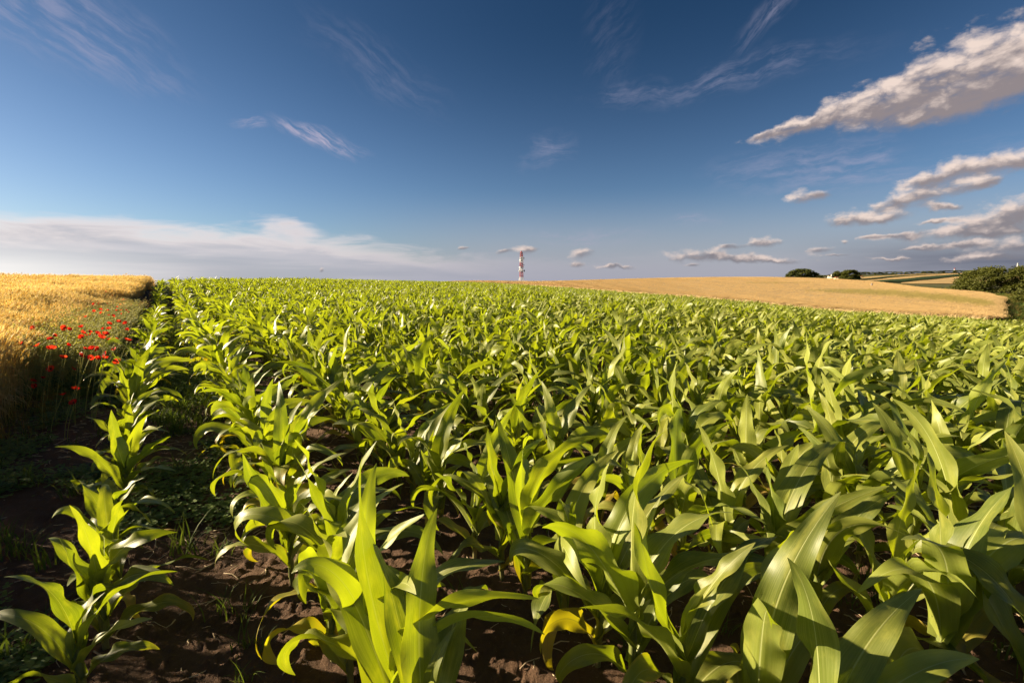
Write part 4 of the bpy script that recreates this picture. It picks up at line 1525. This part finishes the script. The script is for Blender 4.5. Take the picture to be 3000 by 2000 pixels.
def build_poppies():
    rng = np.random.default_rng(19)
    petals = [petal_mesh(i) for i in range(4)]
    hm = MB()
    t = np.linspace(0, 1, 6)
    hm.tube(np.stack([0 * t, 0 * t, t * 0.30], -1), 0.16 * np.array([0.5, 0.95, 1.0, 0.95, 1.15, 0.2]), 8)
    for i in range(14):
        a = i / 14 * 2 * PI
        hm.tube([(0.1 * math.cos(a), 0.1 * math.sin(a), 0.05), (0.30 * math.cos(a), 0.30 * math.sin(a), 0.22 + .05 * math.sin(i * 5))], [0.014, 0.03], 4)
    heart = hm.mesh('heart', M['poppy_black'])
    spots = []
    for (zx, zy, sz) in POPPY_Z:
        px, py = zx / 3.92, 800 + zy / 3.92
        x, y, h = poppy_spot(px, py, rng.uniform(0.62, 0.78) if zy < 1050 else rng.uniform(0.22, 0.4))
        spots.append((px, py, x, y, h, sz))
    byx = sorted(range(len(spots)), key=lambda i: spots[i][0])
    look = ['small', 'open', 'wide open']
    for rank, i in enumerate(byx):
        px, py, x, y, h, sz = spots[i]
        dist = math.hypot(x, y)
        rad = (0.025, 0.031, 0.038)[sz] * rng.uniform(0.9, 1.12)
        g = float(terrain(np.array([x]), np.array([y]))[0])
        lean = np.array([-0.5, -0.25]) * rng.uniform(0.2, 0.7) * h
        root = empty('poppy', (x + lean[0], y + lean[1], g))
        side = 'among pale stems' if h > 0.42 else 'low in the dark weeds'
        tag(root, '%s red poppy %s, %s poppy from the left edge' % (look[sz], side, ordinal(rank + 1)), 'poppy', 'poppies along the wheat edge')
        t = np.linspace(0, 1, 7)
        p = np.stack([-lean[0] * t ** 1.5, -lean[1] * t ** 1.5, h * t * (1 - .04 * np.sin(t * PI))], -1)
        v, f = tube(p, 0.0022, 5)
        obj('stem', mesh_np('stem', v, f, M['poppy_stem'], attrs={'tone': np.full(len(v), 0.6)}), root)
        tilt = Matrix.Rotation(rng.uniform(0, 6.28), 4, 'Z') @ Matrix.Rotation(rng.uniform(0.3, 1.3), 4, 'X')
        openq = rng.uniform(0.05, 0.75)
        top = Vector(p[-1])
        for q in range(4):
            o = obj('petal', petals[(q + rank) % 4], root)
            o.matrix_local = Matrix.Translation(top) @ tilt @ Matrix.Rotation(q * PI / 2 + rng.uniform(-.2, .2), 4, 'Z') @ Matrix.Rotation(-openq + rng.uniform(-.15, .15), 4, 'Y') @ Matrix.Diagonal((rad, rad, rad, 1))
        o = obj('heart', heart, root)
        o.matrix_local = Matrix.Translation(top) @ tilt @ Matrix.Diagonal((rad, rad, rad, 1))
    return spots


POPPIES = build_poppies()


# ------------------------------------------------------------------ weeds, grass, stems and litter
def stem_tuft(seed, n=9):
    """Pale poppy stalks with nodding buds and urn-shaped seed heads, pressed over by the wind."""
    rng = np.random.default_rng(seed)
    mb = MB()
    for _ in range(n):
        b = np.append(rng.normal(0, 0.07, 2), 0)
        h = rng.uniform(0.36, 0.66)
        ld = np.array([0.75, 0.25, 0]) * rng.uniform(0.25, 0.6) * h + np.append(rng.normal(0, 0.05, 2), 0)
        t = np.linspace(0, 1, 6)[:, None]
        p = b + ld * t ** 1.4 + np.array([0, 0, h]) * t * (1 - 0.1 * t)
        tn = rng.uniform(0.4, 1.0)
        if rng.random() < 0.4:
            p[-1] += np.array([0.03, 0.01, -0.035])
            p[-2] += np.array([0.0, 0, 0.012])
        mb.tube(p, [0.0024, 0.0022, 0.002, 0.0019, 0.0018, 0.0018], 4, False, tone=tn)
        d = p[-1] - p[-2]
        d /= np.linalg.norm(d)
        k = rng.uniform(0.8, 1.2)
        mb.tube([p[-1], p[-1] + d * .006 * k, p[-1] + d * .013 * k, p[-1] + d * .02 * k, p[-1] + d * .0215 * k], np.array([.002, .0065, .0085, .007, .0085]) * k, 6, False, tone=tn)
    return mb.mesh('poppy_stems', M['poppy_stem'])


def weed_tuft(seed, n=16, size=0.11, height=0.22, mat='weed', cut=True):
    """Feathery weed: short stems carrying lobed leaves."""
    rng = np.random.default_rng(seed)
    mb = MB()
    for _ in range(n):
        a = rng.uniform(0, 2 * PI)
        el = rng.uniform(0.3, 1.3)
        d = np.array([math.cos(a) * math.cos(el), math.sin(a) * math.cos(el), math.sin(el)])
        L = height * rng.uniform(0.5, 1.2)
        t = np.linspace(0, 1, 5)[:, None]
        p = np.append(rng.normal(0, 0.025, 2), 0) + d * L * t + np.array([0, 0, -0.35 * L]) * t ** 2 * math.cos(el)
        tn = rng.random()
        mb.tube(p, 0.0016, 3, False, tone=tn)
        s = np.cross(d, [0, 0, 1.0])
        s /= np.linalg.norm(s) + 1e-9
        for q in range(1, 5):
            for sg in (-1, 1):
                ll = size * rng.uniform(0.25, 0.5) * (1.1 - 0.15 * q)
                e = (s * sg + d * 0.7 + rng.normal(0, 0.2, 3))
                e /= np.linalg.norm(e)
                w = np.cross(e, d + [0, 0, .3])
                w = w / (np.linalg.norm(w) + 1e-9) * ll * (0.16 if cut else 0.36)
                c = p[q]
                mb.add(np.array([c, c + e * ll * .55 + w, c + e * ll, c + e * ll * .55 - w]), [[0, 1, 2, 3]], tone=tn * .6 + .4 * rng.random())
    return mb.mesh('weed', M[mat], False)


def clover_tuft(seed):
    """Flat ground cover: rosettes of small oval leaves."""
    rng = np.random.default_rng(seed)
    mb = MB()
    for _ in range(26):
        c = np.append(rng.normal(0, 0.07, 2), rng.uniform(0.012, 0.05))
        a0 = rng.uniform(0, 6.28)
        for q in range(3):
            a = a0 + q * 2.1
            e = np.array([math.cos(a), math.sin(a), rng.uniform(-.1, .5)])
            s = np.array([-math.sin(a), math.cos(a), rng.uniform(-.3, .3)])
            l, w = rng.uniform(0.014, 0.024), rng.uniform(0.006, 0.010)
            mb.add(np.array([c, c + e * l * .4 + s * w, c + e * l * .8 + s * w * .8, c + e * l, c + e * l * .8 - s * w * .8, c + e * l * .4 - s * w])[[0, 1, 2, 3, 4, 5]], [[0, 1, 2, 3], [0, 3, 4, 5]], tone=rng.random())
    return mb.mesh('clover', M['weed'], False)


def grass_tuft(seed, n=14, h=0.22, mat='grass', wid=0.004):
    rng = np.random.default_rng(seed)
    mb = MB()
    for _ in range(n):
        a = rng.uniform(0, 6.28)
        o = np.array([math.cos(a), math.sin(a), 0])
        s = np.array([-math.sin(a), math.cos(a), 0])
        L = h * rng.uniform(0.5, 1.3)
        t = np.linspace(0, 1, 5)[:, None]
        p = np.append(rng.normal(0, 0.03, 2), 0) + o * L * 0.55 * t ** 1.6 + np.array([0, 0, L]) * (t - 0.35 * t ** 2.2) + WIND * 0.2 * L * t ** 2
        w = s * wid * (1 - t ** 1.5 * 0.95)
        mb.add(np.concatenate([p - w, p + w]), [[i, i + 5, i + 6, i + 1] for i in range(4)], tone=rng.random())
    return mb.mesh('grass', M[mat])


def spread(name, coll, nk, u, l, s0, s1, label, cat, seed, use=None, wind=True, zoff=0.0):
    rng = np.random.default_rng(seed)
    x, y = xy(u, l)
    keep = np.hypot(x, y) > 0.7
    x, y = x[keep], y[keep]
    n = len(x)
    rot = np.stack([rng.normal(0, .08, n), rng.normal(0, .08, n), rng.normal(0, 0.5, n) if wind else rng.uniform(0, 6.28, n)], -1)
    return scatter(name, coll, np.stack([x, y, ground(x, y) + zoff], -1), rot, rng.uniform(s0, s1, n), rng.integers(0, nk, n), label, cat)


def build_weeds():
    rng = np.random.default_rng(55)
    # poppy stems between the wheat and the first row
    n = 900
    u = np.concatenate([rng.uniform(7.6, 14.5, 900), rng.uniform(14.5, 20, 260)])
    e = wheat_edge(u)
    l = e - 0.25 + rng.random(len(u)) ** 1.1 * np.clip(-0.85 - e + 0.25, 0.2, 2)
    spread('poppy_stalks', lib_collection('stalk_kinds', [stem_tuft(i) for i in range(6)]), 6, u, l, 0.85, 1.2, 'pale leaning poppy stalks with buds along the wheat edge', 'poppy stalks', 1)
    # dark feathery weeds at their feet
    u = rng.uniform(7.3, 19, 620)
    e = wheat_edge(u)
    l = e - 0.2 + rng.random(len(u)) * np.clip(-0.75 - e + 0.2, 0.3, 2)
    spread('feathery_weeds', lib_collection('weed_kinds', [weed_tuft(20 + i) for i in range(6)]), 6, u, l, 0.8, 1.6, 'dark green feathery weeds below the poppies', 'weeds', 2, wind=False)
    # ground cover in patches on the soil left
    u = rng.uniform(0.6, 9.0, 3400)
    l = rng.uniform(-2.2, 0.45, 3400)
    m = fbm(u * 1.1, l * 1.4, 90, 3)
    k = (m > 0.56)
    spread('ground_cover', lib_collection('clover_kinds', [clover_tuft(40 + i) for i in range(5)]), 5, u[k], l[k], 0.6, 1.25, 'low patches of small-leaved ground cover on the soil', 'ground cover', 3, wind=False)
    # grass between the first rows further back, sparse seedlings elsewhere
    u = np.concatenate([rng.uniform(5.2, 22, 720), rng.uniform(0.5, 9, 150), rng.uniform(-3, 10, 380)])
    l = np.concatenate([rng.uniform(-0.35, 0.5, 720), rng.uniform(-1.6, 0.4, 150), rng.uniform(0.4, 9, 380)])
    spread('weed_grass', lib_collection('grass_kinds', [grass_tuft(60 + i) for i in range(6)]), 6, u, l, 0.45, 1.15, 'loose green weed grass between the maize rows', 'grass', 4, wind=False)
    # dry stalks at the foot of the wheat
    u = rng.uniform(5.0, 10.0, 260)
    l = wheat_edge(u) + rng.uniform(-0.1, 0.35, 260)
    spread('dry_stalks', lib_collection('dry_kinds', [grass_tuft(80 + i, 7, 0.24, 'dry_grass', 0.0022) for i in range(4)]), 4, u, l, 0.6, 1.2, 'thin dry stalks at the foot of the wheat', 'dry grass', 5, wind=False)
    # straw litter: every piece lies on the soil
    n = 24000
    x, y = rng.uniform(-7, 9, n), rng.uniform(0.5, 11, n)
    m = fbm(x * 1.2, y * 1.2, 33, 3)
    k = (rng.random(n) < np.clip((m - 0.33) * 3.2, 0.05, 1)) & (np.abs(np.arctan2(x, y)) < R(60))
    x, y = x[k], y[k]
    n = len(x)
    kinds = []
    for i in range(6):
        q = MB()
        r2 = np.random.default_rng(i)
        L = (0.025, 0.04, 0.06, 0.035, 0.09, 0.05)[i]
        t = np.linspace(-.5, .5, 4)
        q.tube(np.stack([t * L, 0.06 * L * np.sin(t * 7 + i), 0.02 * L * np.cos(t * 6)], -1), (0.0012, 0.0017, 0.0014, 0.0022, 0.0011, 0.0013)[i], 4)
        kinds.append(q.mesh('litter', M['litter']))
    rot = np.stack([rng.normal(0, .12, n), rng.normal(0, .2, n), rng.uniform(0, 6.28, n)], -1)
    scatter('straw_litter', lib_collection('litter_kinds', kinds), np.stack([x, y, ground(x, y) + 0.004], -1), rot, rng.uniform(0.9, 2.2, n), rng.integers(0, 6, n), 'short pale bits of straw scattered on the dark soil', 'straw')
    # rough grass on the verge right of the wheat slope
    n = 9000
    px, d = rng.uniform(2600, 3350, n), 34 * (150 / 34) ** rng.random(n)
    dd = np.array([pix_dir(p, HOR) for p in px])
    x, y = dd[:, 0] * d, d
    z = terrain(x, y)
    qx, qy = project(x, y, z + .4)
    uu, ll = uL(x, y)
    k = (ll > CORN_R + 1.0) & (((qx > 2925) & (qy > 868)) | (qy < np.interp(qx, [2600, 2800, 2954, 3400], [828, 850, 874, 950]) + 0))
    x, y, z = x[k], y[k], z[k]
    n = len(x)
    rot = np.stack([rng.normal(0, .08, n), rng.normal(0, .08, n), rng.uniform(0, 6.28, n)], -1)
    lib = lib_collection('verge_kinds', [grass_tuft(110 + i, 22, 0.5, 'dry_grass' if i % 2 else 'grass', 0.018) for i in range(4)])
    scatter('verge_grass', lib, np.stack([x, y, z], -1), rot, rng.uniform(0.7, 1.5, n), rng.integers(0, 4, n), 'rough olive grass on the verge and under the trees', 'grass')


build_weeds()
